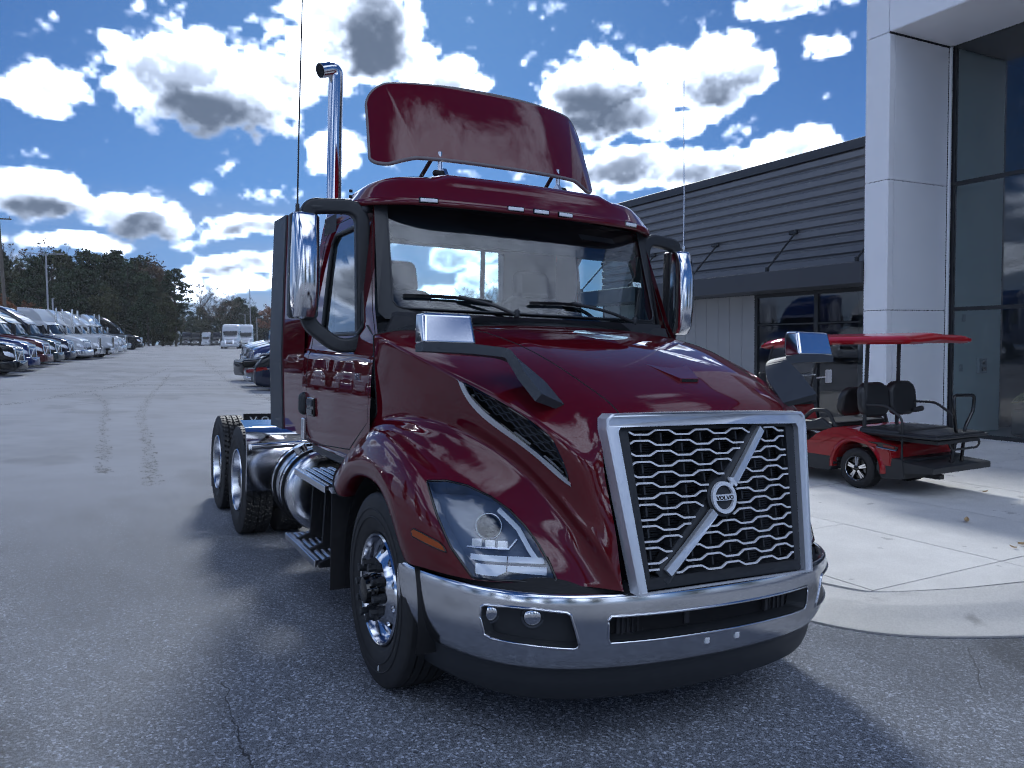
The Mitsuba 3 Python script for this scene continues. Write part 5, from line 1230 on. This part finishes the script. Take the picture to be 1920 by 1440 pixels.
def tractor_parts(style):
    if style in protos: return protos[style]
    P = []                                                   # (name, mesh, material key or 'paint', smooth)
    lo = style == 'midroof'; day = style == 'daycab'; conv = style == 'conventional'
    zf = .78 if lo else 1.0
    if conv:
        P.append(('hood', loft([(1.10, .56, .80, 1.62, .08), (1.05, .62, .72, 1.68, .1), (.4, .68, .70, 1.76, .12), (-.3, .80, .66, 1.86, .14), (-.9, 1.0, .66, 1.95, .14)]), 'paint', 40))
    else:
        P.append(('hood', loft([(1.20, .56, .74, 1.24, .12), (1.10, .72, .66, 1.40, .18), (.75, .88, .62, 1.56, .2), (.3, 1.0, .62, 1.68, .22), (-.3, 1.09, .62, 1.80, .22), (-.95, 1.13, .66, 1.92, .2)]), 'paint', 40))
    if day:
        P.append(('cab', loft([(-.86, 1.10, 1.0, 1.92, .08), (-1.30, 1.12, .9, 2.70, .14), (-1.5, 1.13, .9, 2.84, .18), (-2.4, 1.13, .9, 2.95, .18)]), 'paint', 40))
    else:
        top = lambda z: 2.80 + (z - 2.80) * zf
        P.append(('cab', loft([(-.86, 1.10, 1.0, 1.92, .08), (-1.30, 1.12, .9, 2.64, .14), (-1.55, 1.14, .9, top(2.95), .20), (-2.0, 1.18, .9, top(3.33), .26), (-2.6, 1.22, .9, top(3.68), .30), (-3.3, 1.25, .9, top(3.90), .32), (-4.2, 1.25, .9, top(3.98), .30)]), 'paint', 40))
    w0, w1 = np.array([-.90, 1.02, 1.93]), np.array([-1.27, 1.0, 2.56])
    ws = []
    for t_ in np.linspace(0, 1, 5):
        ws.append([((1 - t_) * w0[0] + t_ * w1[0] + .10 * (1 - s * s) + .012, s * ((1 - t_) * w0[1] + t_ * w1[1]), (1 - t_) * w0[2] + t_ * w1[2] + .015) for s in np.linspace(-1, 1, 13)])
    P.append(('windshield', grid(np.array(ws)), GL2, True))
    for s in (1, -1):
        P.append(('side_window', hull([(x, s * y, z) for y in (1.10, 1.148) for x, z in ((-1.05, 1.95), (-1.36, 2.5), (-1.95, 2.5), (-1.98, 1.95))]), GL2, False))
        P.append(('fender', cat([lathe([(s * .72, .66), (s * 1.16, .70), (s * 1.24, .66), (s * 1.25, .60), (s * 1.23, .56)], 24, 'y', (0, 0, .5), -.35, math.pi + .35)]), 'paint', 40))
        P.append(('headlight', hull([(x, s * y, z) for x, y, z in ((1.18, .60, .88), (1.12, .98, .92), (1.06, .96, 1.16), (1.14, .66, 1.06), (1.0, .7, .9), (.80, 1.0, 1.2), (.9, 1.06, 1.0))]), LED, False))
        t_, r_ = wheel_small(.50, .28, .29, -.13)
        f = euler(0, 0, 0 if s < 0 else 180); f[:3, 3] = (0, s * 1.09, .50)
        for nm, m, b in (('tire', t_, RUBBER), ('rim', r_, CHROME)):
            m = m.copy(); m.apply_transform(f); P.append((f'front_wheel{"" if s > 0 else "_001"}__{nm}', m, b, 40))
        for n_, x in ((0, -5.0), (2, -6.3)):
            f = euler(0, 0, 0 if s < 0 else 180); f[:3, 3] = (x, s * 1.06, .51)
            for nm, m, b in (('tire', t_, RUBBER), ('rim', r_, STEEL)):
                m = m.copy(); m.apply_transform(f); i = n_ + (s < 0); P.append((f'drive_wheel{"" if i == 0 else f"_{i:03d}"}__{nm}', m, b, 40))
        P.append(('mirror', cat([rhull([(-.92, s * 1.42, 1.98), (-.92, s * 1.42, 2.50)], .075), bx(-1.0, -.95, s * 1.1, s * 1.4, 2.44, 2.48), bx(-1.0, -.95, s * 1.1, s * 1.4, 2.0, 2.04)]), BLACK if not conv else CHROME, 40))
        P.append(('fuel_tank', lathe([(-1.6, 0), (-1.6, .3), (-3.6, .3), (-3.6, 0)], 20, 'x', (0, s * .92, .66)), POLISH, 30))
        if conv: P.append(('exhaust_stack', cyl((-1.62, s * 1.13, 1.0), (-1.62, s * 1.13, 3.9), .07, 12), CHROME, 30))
    if conv:
        P.append(('grille', cat([bx(1.08, 1.16, -.46, .46, .78, 1.64, .03)]), CHROME, False)); P.append(('grille_screen', bx(1.155, 1.165, -.38, .38, .86, 1.56), INKY, False))
        P.append(('bumper', loft([(1.10, 1.22, .34, .78, .05), (1.32, 1.20, .34, .78, .06), (1.36, 1.15, .36, .76, .06)]), CHROME, 30))
        P.append(('visor', hull([(x, y, z) for y in (-1.02, 1.02) for x, z in ((-.98, 2.52), (-1.30, 2.70), (-1.28, 2.58))]), 'paint', False))
    else:
        P.append(('grille', cat([sweep(bend([(1.20, -.52, .66), (1.14, -.56, 1.36), (1.14, .56, 1.36), (1.20, .52, .66)], 6, .12), [(-.05, -.05), (.05, -.05), (.05, .05), (-.05, .05)], up=(1, 0, 0))]), CHROME, 40))
        P.append(('grille_screen', hull([(1.225, y, .66) for y in (-.5, .5)] + [(1.15, y, 1.36) for y in (-.52, .52)] + [(1.1, y, z) for y in (-.5, .5) for z in (.66, 1.36)]), INKY, False))
        P.append(('diagonal_bar', cyl((1.24, -.42, .70), (1.17, .42, 1.30), .02, 6), SILVER, 30))
        P.append(('bumper', loft([(.75, 1.24, .30, .70, .08), (1.05, 1.20, .28, .72, .1), (1.28, .95, .28, .72, .1), (1.36, .6, .30, .70, .1)]), 'paint' if not day else CHROME, 40))
        P.append(('air_dam', loft([(.70, 1.16, .20, .34, .03), (1.0, 1.12, .20, .34, .03), (1.25, .8, .2, .34, .03)]), BLACK, 30))
        P.append(('visor', hull([(x, y, z) for y in (-1.02, 1.02) for x, z in ((-1.14, 2.60), (-1.42, 2.76), (-1.36, 2.62))]), 'paint', False))
    if day or conv: P.append(('roof_fairing', hull([(x, y, z) for y in (-.95, .95) for x, z in ((-1.5, 2.85), (-2.3, 2.9), (-2.35, 3.75), (-2.2, 3.78), (-1.75, 3.35))]), 'paint', 30))
    P.append(('chassis', cat([bx(-6.9, .9, -.48, .48, .55, .95), bx(-4.2, -1.0, -1.0, 1.0, .5, .95)]), INKY, False))
    out = [(n, mikit.ply(m, None, smooth=sm), b) for n, m, b, sm in P]
    protos[style] = out; return out

def tractor(style, colour, x, y, heading, label, group, key='parked_truck', sc=1.0):
    k = num(key); x, y = x - 1.3 * math.cos(math.radians(heading)), y - 1.3 * math.sin(math.radians(heading)); z = float(ground_z(x, y))   # x, y: its front
    tw = T4().translate([x, y, z]).rotate([0, 0, 1], heading).scale(sc)
    for n, d, b in tractor_parts(style):
        kk = num(f'{k}__{n}')
        scene[kk] = {**d, 'to_world': tw, 'bsdf': {'type': 'ref', 'id': COL[colour] if b == 'paint' else b}}
    tag(k, label, 'truck', group)

def at_px(px, y):
    """the x at which a thing of depth y stands on the sight line whose slope was measured (dx/dy)"""
    return CAM[0] + (y - CAM[1]) * px
ROW = 'trucks parked in the left row'
for style, col, sl_, y, hd, lab in (
    ('sleeper', 'black', -.066, 43.0, -14, 'black truck with a chrome grille edge, nearest in the left row'),
    ('midroof', 'blue', -.054, 47.0, -14, 'bright blue truck second from the left edge in the left row'),
    ('sleeper', 'red', -.041, 51.0, -14, 'dark red truck with a maroon bumper in the left row'),
    ('midroof', 'green', -.030, 55.0, -14, 'grey green truck standing right behind the dark red one'),
    ('sleeper', 'navy', -.018, 59.5, -14, 'navy blue truck between the grey green truck and the white trucks'),
    ('daycab', 'white', -.002, 64.0, -22, 'white day cab truck with a chrome bumper, first white one beside the navy truck'),
    ('conventional', 'white', .011, 67.0, -9, 'white long nose truck second of the white trucks in the row'),
    ('conventional', 'white', .024, 70.5, -9, 'white long nose truck with its front wheel in view, third white truck'),
    ('sleeper', 'white', .030, 78.0, -12, 'white sleeper truck fourth of the white trucks in the left row'),
    ('daycab', 'white', .034, 84.0, -12, 'white truck with a curved roof wing, last of the white trucks'),
    ('conventional', 'grey', .037, 90.0, -12, 'grey truck with chrome front just before the far black truck'),
    ('sleeper', 'black', .052, 100.0, -12, 'black sleeper truck with white front hub at the far end of the left row')):
    tractor(style, col, at_px(sl_, y), y, hd, lab, ROW)
# the row goes on towards the camera outside the frame: its reflection shows in doors, chrome and glass
for style, col, y, lab in (('sleeper', 'olive', 38.5, 'olive sleeper truck whose roof shows at the left photo edge'), ('sleeper', 'white', 34.0, 'white sleeper truck mirrored in the cab door'), ('sleeper', 'blue', 29.5, 'blue sleeper truck mirrored in the showroom glass'), ('sleeper', 'white', 25.0, 'white sleeper truck mirrored in the chrome mirror shell'), ('midroof', 'blue', 20.0, 'blue mid roof truck mirrored in the window of the dark wing')):
    tractor(style, col, -7.4 - (38 - y) * .145 - 1.6, y, -14, lab, ROW)
FAR = 'trucks lined up at the far end of the lot'
for style, col, sl_, y, lab in (('sleeper', 'grey', .0585, 240, 'grey blue truck first from the left in the far line facing the camera'), ('daycab', 'navy', .0735, 243, 'low dark blue truck second from the left in the far line'), ('sleeper', 'white', .0855, 240, 'white truck third from the left in the far line'),
                               ('sleeper', 'black', .0975, 241, 'dark truck just right of the white one in the far line'), ('sleeper', 'olive', .1075, 242, 'dark truck with a pale roof fourth from the right in the far line'), ('sleeper', 'white', .119, 240, 'white truck second white one in the far line'), ('sleeper', 'black', .131, 238, 'dark truck half hidden by the white truck at right of the far line')):
    tractor(style, col, at_px(sl_, y), y, -90 - math.degrees(math.atan(sl_)) - 4, lab, FAR)
tractor('midroof', 'white', at_px(.1455, 118), 118, -103, 'white truck facing the camera across the lot, left of a second white truck', 'white trucks facing the camera', sc=1.0)
tractor('sleeper', 'white', at_px(.164, 128), 128, -100, 'white sleeper truck at right, partly hidden by the second row', 'white trucks facing the camera')
SIDE = 'trucks in the right row facing left'
for i, (style, col, x, y, lab) in enumerate((('midroof', 'blue', 6.65, 50, 'blue hooded truck nearest of the right row above the black car'), ('sleeper', 'black', 7.3, 55, 'black truck second of the right row'), ('sleeper', 'white', 7.9, 60, 'white roofed truck third of the right row'), ('sleeper', 'black', 8.6, 65, 'dark truck farthest of the right row'))):
    tractor(style, col, x, y, 180 + 4, lab, SIDE)

# ------------------------------------------------------------------ cars beside the truck (x forward)
def car(key, col, x, y, heading, label, kind):
    k = num(key); z = float(ground_z(x, y)); tw = T4().translate([x, y, z]).rotate([0, 0, 1], heading)
    def put(n, m, b, sm=35): scene[num(f'{k}__{n}')] = mikit.ply(cat(m) if isinstance(m, list) else m, b, smooth=sm, to_world=tw)
    if kind == 'suv':
        put('body', loft([(2.35, .70, .42, .78, .12), (2.25, .86, .30, .98, .14), (1.2, .94, .26, 1.10, .14), (.9, .95, .26, 1.12, .14), (-2.0, .95, .26, 1.14, .14), (-2.35, .90, .36, 1.06, .16), (-2.42, .75, .45, .90, .12)]), COL[col])
        put('cabin', loft([(.95, .84, 1.0, 1.12, .05), (.25, .80, 1.0, 1.62, .14), (-.2, .80, 1.0, 1.72, .16), (-1.6, .80, 1.0, 1.70, .16), (-2.05, .80, 1.0, 1.50, .16), (-2.38, .84, 1.0, 1.10, .05)]), GL2)
        put('roof', loft([(.12, .70, 1.60, 1.69, .04), (-.3, .76, 1.66, 1.755, .045), (-1.6, .76, 1.64, 1.735, .045), (-2.15, .74, 1.56, 1.66, .04)]), COL[col])
        put('roof_rail', [cyl((.0, s * .72, 1.77), (-1.7, s * .72, 1.76), .022, 8) for s in (1, -1)], POLISH)
    elif kind == 'sedan':
        put('body', loft([(2.3, .70, .42, .66, .1), (2.2, .84, .28, .80, .12), (1.0, .90, .24, .95, .12), (-1.4, .90, .24, .98, .12), (-2.3, .84, .34, .96, .12), (-2.38, .70, .44, .82, .1)]), COL[col])
        put('cabin', loft([(1.0, .80, .88, .96, .03), (.2, .72, .88, 1.36, .12), (-.9, .72, .88, 1.40, .12), (-1.7, .78, .88, 1.0, .04)]), GL2)
        put('roof', loft([(.1, .64, 1.33, 1.41, .03), (-.8, .66, 1.36, 1.44, .03), (-1.0, .62, 1.32, 1.40, .03)]), COL[col])
    else:                                                   # pickup-like big SUV, front towards the camera's left
        put('body', loft([(2.75, .80, .50, 1.06, .1), (2.68, .95, .40, 1.22, .14), (1.5, 1.0, .36, 1.30, .14), (-2.6, 1.0, .36, 1.32, .14), (-2.75, .95, .45, 1.25, .14)]), COL[col])
        put('cabin', loft([(1.3, .90, 1.2, 1.30, .05), (.6, .86, 1.2, 1.84, .14), (-2.2, .86, 1.2, 1.88, .14), (-2.6, .9, 1.2, 1.34, .05)]), GL2)
        put('roof', loft([(.45, .76, 1.80, 1.90, .04), (-2.2, .80, 1.84, 1.94, .04)]), COL[col])
        put('grille', bx(2.62, 2.745, -.62, .62, .62, 1.06, .05), GLOSSB, False)
    L = 2.3 if kind != 'pickup' else 2.72
    zl = .95 if kind == 'suv' else .78 if kind == 'sedan' else 1.05
    for s in (1, -1):
        put('headlight', hull([(x_, s * y_, z_) for x_, y_, z_ in ((L, .62, zl - .15), (L - .02, .86, zl - .1), (L - .4, .955, zl), (L - .06, .66, zl), (L - .35, .8, zl - .12))]), LED, False)
        put('tail_lamp', hull([(-x_, s * y_, z_) for x_, y_, z_ in ((L + .10, .60, zl), (L + .04, .90, zl - .02), (L - .45, .97, zl + .05), (L + .06, .62, zl + .13), (L - .4, .97, zl + .16), (L, .9, zl + .15))]), REDLENS, False)
        put('door_mirror', rhull([(.75, s * 1.02, 1.12), (.75, s * 1.10, 1.14)], .07), COL[col], 40)
        for xx in (1.42, -1.42) if kind != 'pickup' else (1.75, -1.75):
            t_, r_ = wheel_small(.37 if kind != 'sedan' else .33, .24, .23, -.10)
            f = euler(0, 0, 0 if s < 0 else 180); f[:3, 3] = (xx, s * (.86 if kind != 'pickup' else .90), .37 if kind != 'sedan' else .33)
            t_.apply_transform(f); r_.apply_transform(f); w = num(f'{k}__wheel')
            scene[w + '__tire'] = mikit.ply(t_, RUBBER, smooth=40, to_world=tw); scene[w + '__rim'] = mikit.ply(r_, POLISH, smooth=40, to_world=tw)
    if kind != 'pickup': put('bumper_trim', [loft([(-L - .10, .78, .42, .60, .06), (-L + .1, .93, .38, .58, .06)])], CHROME if kind == 'sedan' else BLACK)
    tag(k, label, 'car')
car('parked_car', 'navy', 6.2, 32.0, 180 + 172, 'dark blue utility car with a red tail lamp, nearest of the parked cars', 'suv')
car('parked_car', 'silver', 6.35, 35.4, 180 + 176, 'silver car seen behind the dark sport utility car, only its tail showing', 'sedan')
car('parked_car', 'black', 7.1, 40.5, 186, 'big black car with chrome front trim facing left beyond the silver car', 'pickup')
# ------------------------------------------------------------------ poles
POLE = matte('pole_grey', (.28, .29, .30), .6)
WOODP = matte('pole_wood', (.10, .085, .07), .8)
def lamp_pole(sl_, y, h, label, heads, group=None):
    x = at_px(sl_, y); z = float(ground_z(x, y)); k = num('lamp_pole'); F = trimesh.transformations.translation_matrix((x, y, z))
    add(k + '__pole', tube([(0, 0, 0), (0, 0, h)], [.11, .075], 8, up=(0, 1, 0)), POLE, 30, F)
    for i, dx in enumerate(heads):
        add(k + '__lamp_head', cat([tube([(0, 0, h - .1), (dx * .7, 0, h + .02)], .04, 6), hull([(dx * a, b, h + c) for a in (.6, 1.0) for b in (-.16, .16) for c in (-.05, .06)])]), POLE, 30, F)
    tag(k, label, 'street lamp', group)
lamp_pole(-.0398, 96, 10.2, 'tall double headed lamp pole in front of the dark trees at left', (-1.7, 1.7, -.6, .7))
lamp_pole(-.0352, 88, 5.2, 'short pole with a small lamp beside the double headed lamp pole', (.15,))
lamp_pole(.1708, 150, 11.0, 'tall lamp pole behind the white trucks right of the far trees', (-.5, .5))
lamp_pole(.1645, 170, 7.0, 'thin lamp pole with a curved arm left of the tallest one behind the white trucks', (-1.2,))
lamp_pole(.178, 165, 6.2, 'thin lamp pole at the right end, just beside the maroon truck', (.8,))
lamp_pole(.0395, 190, 8.5, 'slender light pole above the black truck at the end of the left row', (.1,))
x = at_px(-.0785, 110); z = float(ground_z(x, 110)); F = trimesh.transformations.translation_matrix((x, 110, z))
add('utility_pole__pole', tube([(0, 0, 0), (-.35, 0, 15.6)], [.22, .15], 10, up=(0, 1, 0)), WOODP, 30, F)
add('utility_pole__cross_arm', bx(-2.6, 1.0, -.08, .08, 15.0, 15.16), WOODP, False, F)
for xx in (-2.4, -1.4, .8): add('utility_pole__insulator', cyl((xx, 0, 15.16), (xx, 0, 15.4), .05, 8), POLE, 30, F)
tag('utility_pole', 'wooden utility pole with a cross arm at the left photo edge', 'utility pole')

# ------------------------------------------------------------------ trees
def leafmat(key, c, t=.15):
    return mat(key, two({'type': 'diffuse', 'reflectance': proc(lambda p, n, uv: mi.Color3f(*c) * (.55 + .9 * noise(p.x * 1.3, p.y * 1.3, p.z * 1.3)))}))
L_DARK = leafmat('leaf_dark', (.040, .056, .032)); L_MID = leafmat('leaf_mid', (.066, .070, .036)); L_BROWN = leafmat('leaf_brown', (.15, .105, .07)); L_RUST = leafmat('leaf_rust', (.20, .082, .045)); BARK = matte('bark', (.060, .050, .042), .9)
def leaf_cloud(centres, radii, n, size, r, squash=.75):
    """many small leaf clumps: two crossed bent quads each"""
    c = r.integers(0, len(centres), n); d = r.normal(size=(n, 3)); d /= np.linalg.norm(d, axis=1, keepdims=True)
    rad = radii[c] * r.random(n) ** .45
    p = centres[c] + d * rad[:, None] * [1, 1, squash]
    u = r.normal(size=(n, 3)); u /= np.linalg.norm(u, axis=1, keepdims=True); w = np.cross(u, r.normal(size=(n, 3))); w /= np.linalg.norm(w, axis=1, keepdims=True)
    s = size * (.5 + r.random(n)); u *= s[:, None]; w *= s[:, None] * .6
    V = np.stack([p - u, p - .2 * u + w, p + u, p + .1 * u - w], 1).reshape(-1, 3)
    i = np.arange(n) * 4
    return mesh_of(V, np.concatenate([np.stack([i, i + 1, i + 2], 1), np.stack([i, i + 2, i + 3], 1)]))
def branchy(h, r, levels, spread, n0, start=.3, thick=.16):
    segs, tips = [], []
    def go(p, d, l, t_, lev):
        q = p + d * l; mid = (p + q) / 2 + r.normal(size=3) * l * .04
        segs.append(tube([p, mid, q], [t_, t_ * .85, t_ * .65], 5 if lev < 2 else 4, up=(.3, .9, .1))); tips.append(q)
        if lev < levels:
            for i in range(3 if lev else n0):
                s = (start + (1 - start) * r.random()) if lev == 0 else .4 + .6 * r.random()
                nd = d + r.normal(size=3) * spread; nd[2] = max(nd[2], -.1) + .12; nd /= np.linalg.norm(nd)
                go(p + d * l * s, nd, l * (.42 + .25 * r.random()) if lev == 0 else l * (.5 + .25 * r.random()), t_ * .5, lev + 1)
    go(np.zeros(3), np.array([0, 0, 1.0]), h, thick, 0)
    return cat(segs), np.array(tips)
def make_tree(kind, seed):
    r = np.random.default_rng(seed)
    if kind == 'pine':                                      # 20 m: bare bole, layered flat clumps
        segs = [tube([(0, 0, 0), (.1, .05, 10), (0, .1, 19)], [.3, .22, .06], 7, up=(0, 1, 0))]; C_, R_ = [], []
        for i in range(34):
            z = 7.5 + 12.2 * (i / 34) ** .85; a = i * 2.4 + r.random(); l = (1 - abs((z - 11.5) / 9.5)) * 4.2 * (.6 + .5 * r.random()) + .5
            e = np.array([math.cos(a) * l, math.sin(a) * l, z + .25 * l]); segs.append(tube([(0, 0, z - .3), e * [.5, .5, 1] - [0, 0, .2], e], [.09, .06, .03], 4)); C_.append(e); R_.append(1.0 + .55 * r.random())
            if l > 2: C_.append(e * [.55, .55, 1]); R_.append(1.0)
        return cat(segs), leaf_cloud(np.array(C_), np.array(R_), 5200, .24, r, .5)
    if kind == 'dense':                                     # 18 m evergreen mass
        segs = [tube([(0, 0, 0), (0, .1, 9), (.1, 0, 16)], [.32, .22, .05], 7, up=(0, 1, 0))]; C_, R_ = [], []
        for i in range(44):
            z = 2.0 + 15.5 * r.random(); w = 4.3 * (1 - ((z - 7.5) / 11.5) ** 2) ; a = r.random() * 6.28; l = w * r.random() ** .5
            C_.append((math.cos(a) * l, math.sin(a) * l, z)); R_.append(1.0 + 1.1 * r.random())
        return cat(segs), leaf_cloud(np.array(C_), np.array(R_), 7000, .30, r, .8)
    if kind == 'autumn':
        t_, tips = branchy(8.5, r, 3, .75, 9, .25, .2); k = r.choice(len(tips), min(120, len(tips)), False)
        return t_, leaf_cloud(tips[k], np.full(len(k), .95), 3600, .20, r, .9)
    if kind == 'thin':
        t_, tips = branchy(11, r, 3, .55, 12, .25, .18); k = r.choice(len(tips), min(150, len(tips)), False)
        return t_, leaf_cloud(tips[k], np.full(len(k), .55), 1500, .16, r, .9)
    t_, tips = branchy(4.5, r, 3, 1.0, 9, .1, .14)
    return t_, leaf_cloud(tips, np.full(len(tips), .8), 4200, .17, r, .9)
TP = {}
def tree(kind, v, sl_, y, h, leaf, label, group=None, key=None, x=None):
    if (kind, v) not in TP:
        a, b = make_tree(kind, 100 + 7 * v + len(kind)); hh = max(a.vertices[:, 2].max(), b.vertices[:, 2].max())
        TP[kind, v] = mikit.ply(a, BARK, smooth=True), mikit.ply(b, None), hh, b
    a, b, hh, bm = TP[kind, v]
    k = num(key or {'pine': 'pine_tree', 'dense': 'evergreen_tree', 'autumn': 'autumn_tree', 'thin': 'sparse_tree', 'bush': 'bush'}[kind])
    xx = at_px(sl_, y) if x is None else x; z = float(ground_z(xx, y)) - .2; s = h / hh
    tw = T4().translate([xx, y, z]).rotate([0, 0, 1], (v * 77 + y * 13) % 360).scale([s * 1.0, s * 1.0, s])
    scene[k + '__trunk'] = {**a, 'to_world': tw}
    scene[k + '__crown'] = {**b, 'to_world': tw, 'bsdf': {'type': 'ref', 'id': leaf}}
    tag(k, label, 'bush' if kind == 'bush' else 'tree', group)
S = lambda px: (0.46425 + (px - 960) / 1499.2 * .885) / (.8841 - (px - 960) / 1499.2 * .4654)
HT = lambda py, px, y: (650.5 - py) / 1499.2 * ((y + 4) / 1.0) * (.8841 * 1 + .46425 * S(px)) + 1.84
def tree_px(kind, v, px, top, y, leaf, label, group=None, key=None):
    x = at_px(S(px), y); tree(kind, v, S(px), y, HT(top, px, y) - float(ground_z(x, y)) + .2, leaf, label, group, key)
G1, G2 = 'tall dark trees behind the left row of trucks', 'low dark trees beyond the far trucks'
l1, l2 = 'tall dark evergreen tree in the wood behind the left row of trucks', 'lower dark tree in the line behind the far trucks'
rr = np.random.default_rng(5)
tops = [(-60, 470), (-25, 462), (12, 468), (45, 478), (78, 470), (105, 475), (128, 468), (152, 476), (176, 472), (198, 478), (222, 474), (246, 480), (268, 484), (290, 500), (308, 520), (322, 548)]
for i, (px, t_) in enumerate(tops): tree_px('dense', i % 4, px, t_ + int(rr.integers(-6, 8)), 150 + float(rr.integers(-8, 16)), L_DARK if i % 3 else L_MID, l1, G1)
for i, px in enumerate(range(-70, 335, 27)): tree_px('dense', (i + 1) % 4, px, 540 + int(rr.integers(-18, 18)), 142 + float(rr.integers(-6, 6)), L_DARK if i % 2 else L_MID, 'middle height dark tree at the foot of the wood behind the left row', 'middle height trees at the foot of the wood')
for i, (px, t_) in enumerate([(345, 590), (362, 585), (380, 578), (398, 586), (416, 580), (432, 566), (448, 560), (462, 562), (478, 578), (494, 588), (512, 582), (530, 590)]): tree_px('dense', i % 4, px, t_, 262 + float(rr.integers(-8, 14)), L_DARK if i % 2 else L_MID, l2, G2)
for i, px in enumerate(range(338, 560, 18)): tree_px('dense', (i + 2) % 4, px, 606 + int(rr.integers(-6, 6)), 258, L_DARK, 'short dark tree at the foot of the far tree line', 'short dark trees at the foot of the far line')
tree_px('pine', 1, 333, 505, 148, L_DARK, 'open crowned pine with layered branches at the right end of the wood')
tree_px('thin', 1, 82, 436, 160, L_BROWN, 'bare topped tree standing tallest above the wood at left')
tree_px('thin', 2, 12, 448, 158, L_BROWN, 'sparse brown tree behind the utility pole')
tree_px('thin', 3, 150, 460, 162, L_BROWN, 'brownish sparse tree top showing mid wood')
tree_px('autumn', 1, 272, 474, 155, L_BROWN, 'brown leaved tree above the right shoulder of the wood')
tree_px('autumn', 2, 210, 470, 158, L_MID, 'olive brown tree top between the dark ones in the wood')
tree_px('thin', 4, 378, 530, 255, L_BROWN, 'bare autumn tree left of the lamp poles beyond the far trucks')
tree_px('thin', 1, 398, 545, 258, L_BROWN, 'slim bare tree second of the bare trees beyond the far trucks')
tree_px('thin', 2, 424, 545, 262, L_BROWN, 'bare brown tree between the two bare trees and the dark round tree')
tree_px('thin', 3, 492, 562, 265, L_BROWN, 'bare brown tree at right next to the maroon truck')
tree_px('autumn', 3, 514, 570, 255, L_RUST, 'reddish tree just showing beside the dark side edge of the maroon truck')
tree_px('autumn', 1, 18, 548, 118, L_RUST, 'rust red autumn tree at the left photo edge')
tree_px('autumn', 2, 50, 562, 120, L_RUST, 'smaller rust red autumn tree just right of the utility pole')
tree_px('thin', 2, 935, 533, 140, L_BROWN, 'bare tree seen through the cab windows')
tree_px('thin', 4, 880, 546, 150, L_BROWN, 'lower bare tree seen through the middle of the cab rear window')
tree_px('thin', 1, 905, 549, 155, L_BROWN, 'thin bare tree seen through the cab near the window bar')
# woods on the other sides of the lot, seen only in reflections
for i, (x, y, h) in enumerate([(-70, 60, 16), (-78, 40, 18), (-74, 22, 15), (-80, 4, 17), (-72, -14, 18), (-66, -30, 16), (-50, -44, 17), (-34, -50, 15), (-18, -56, 18), (-2, -52, 16), (14, -58, 17), (32, -50, 16), (48, -44, 18)]):
    tree('dense', i % 4, 0, y, h, L_MID if i % 2 else L_DARK, 'dark tree across the lot, mirrored in chrome and glass', 'trees mirrored in chrome and glass', x=x)
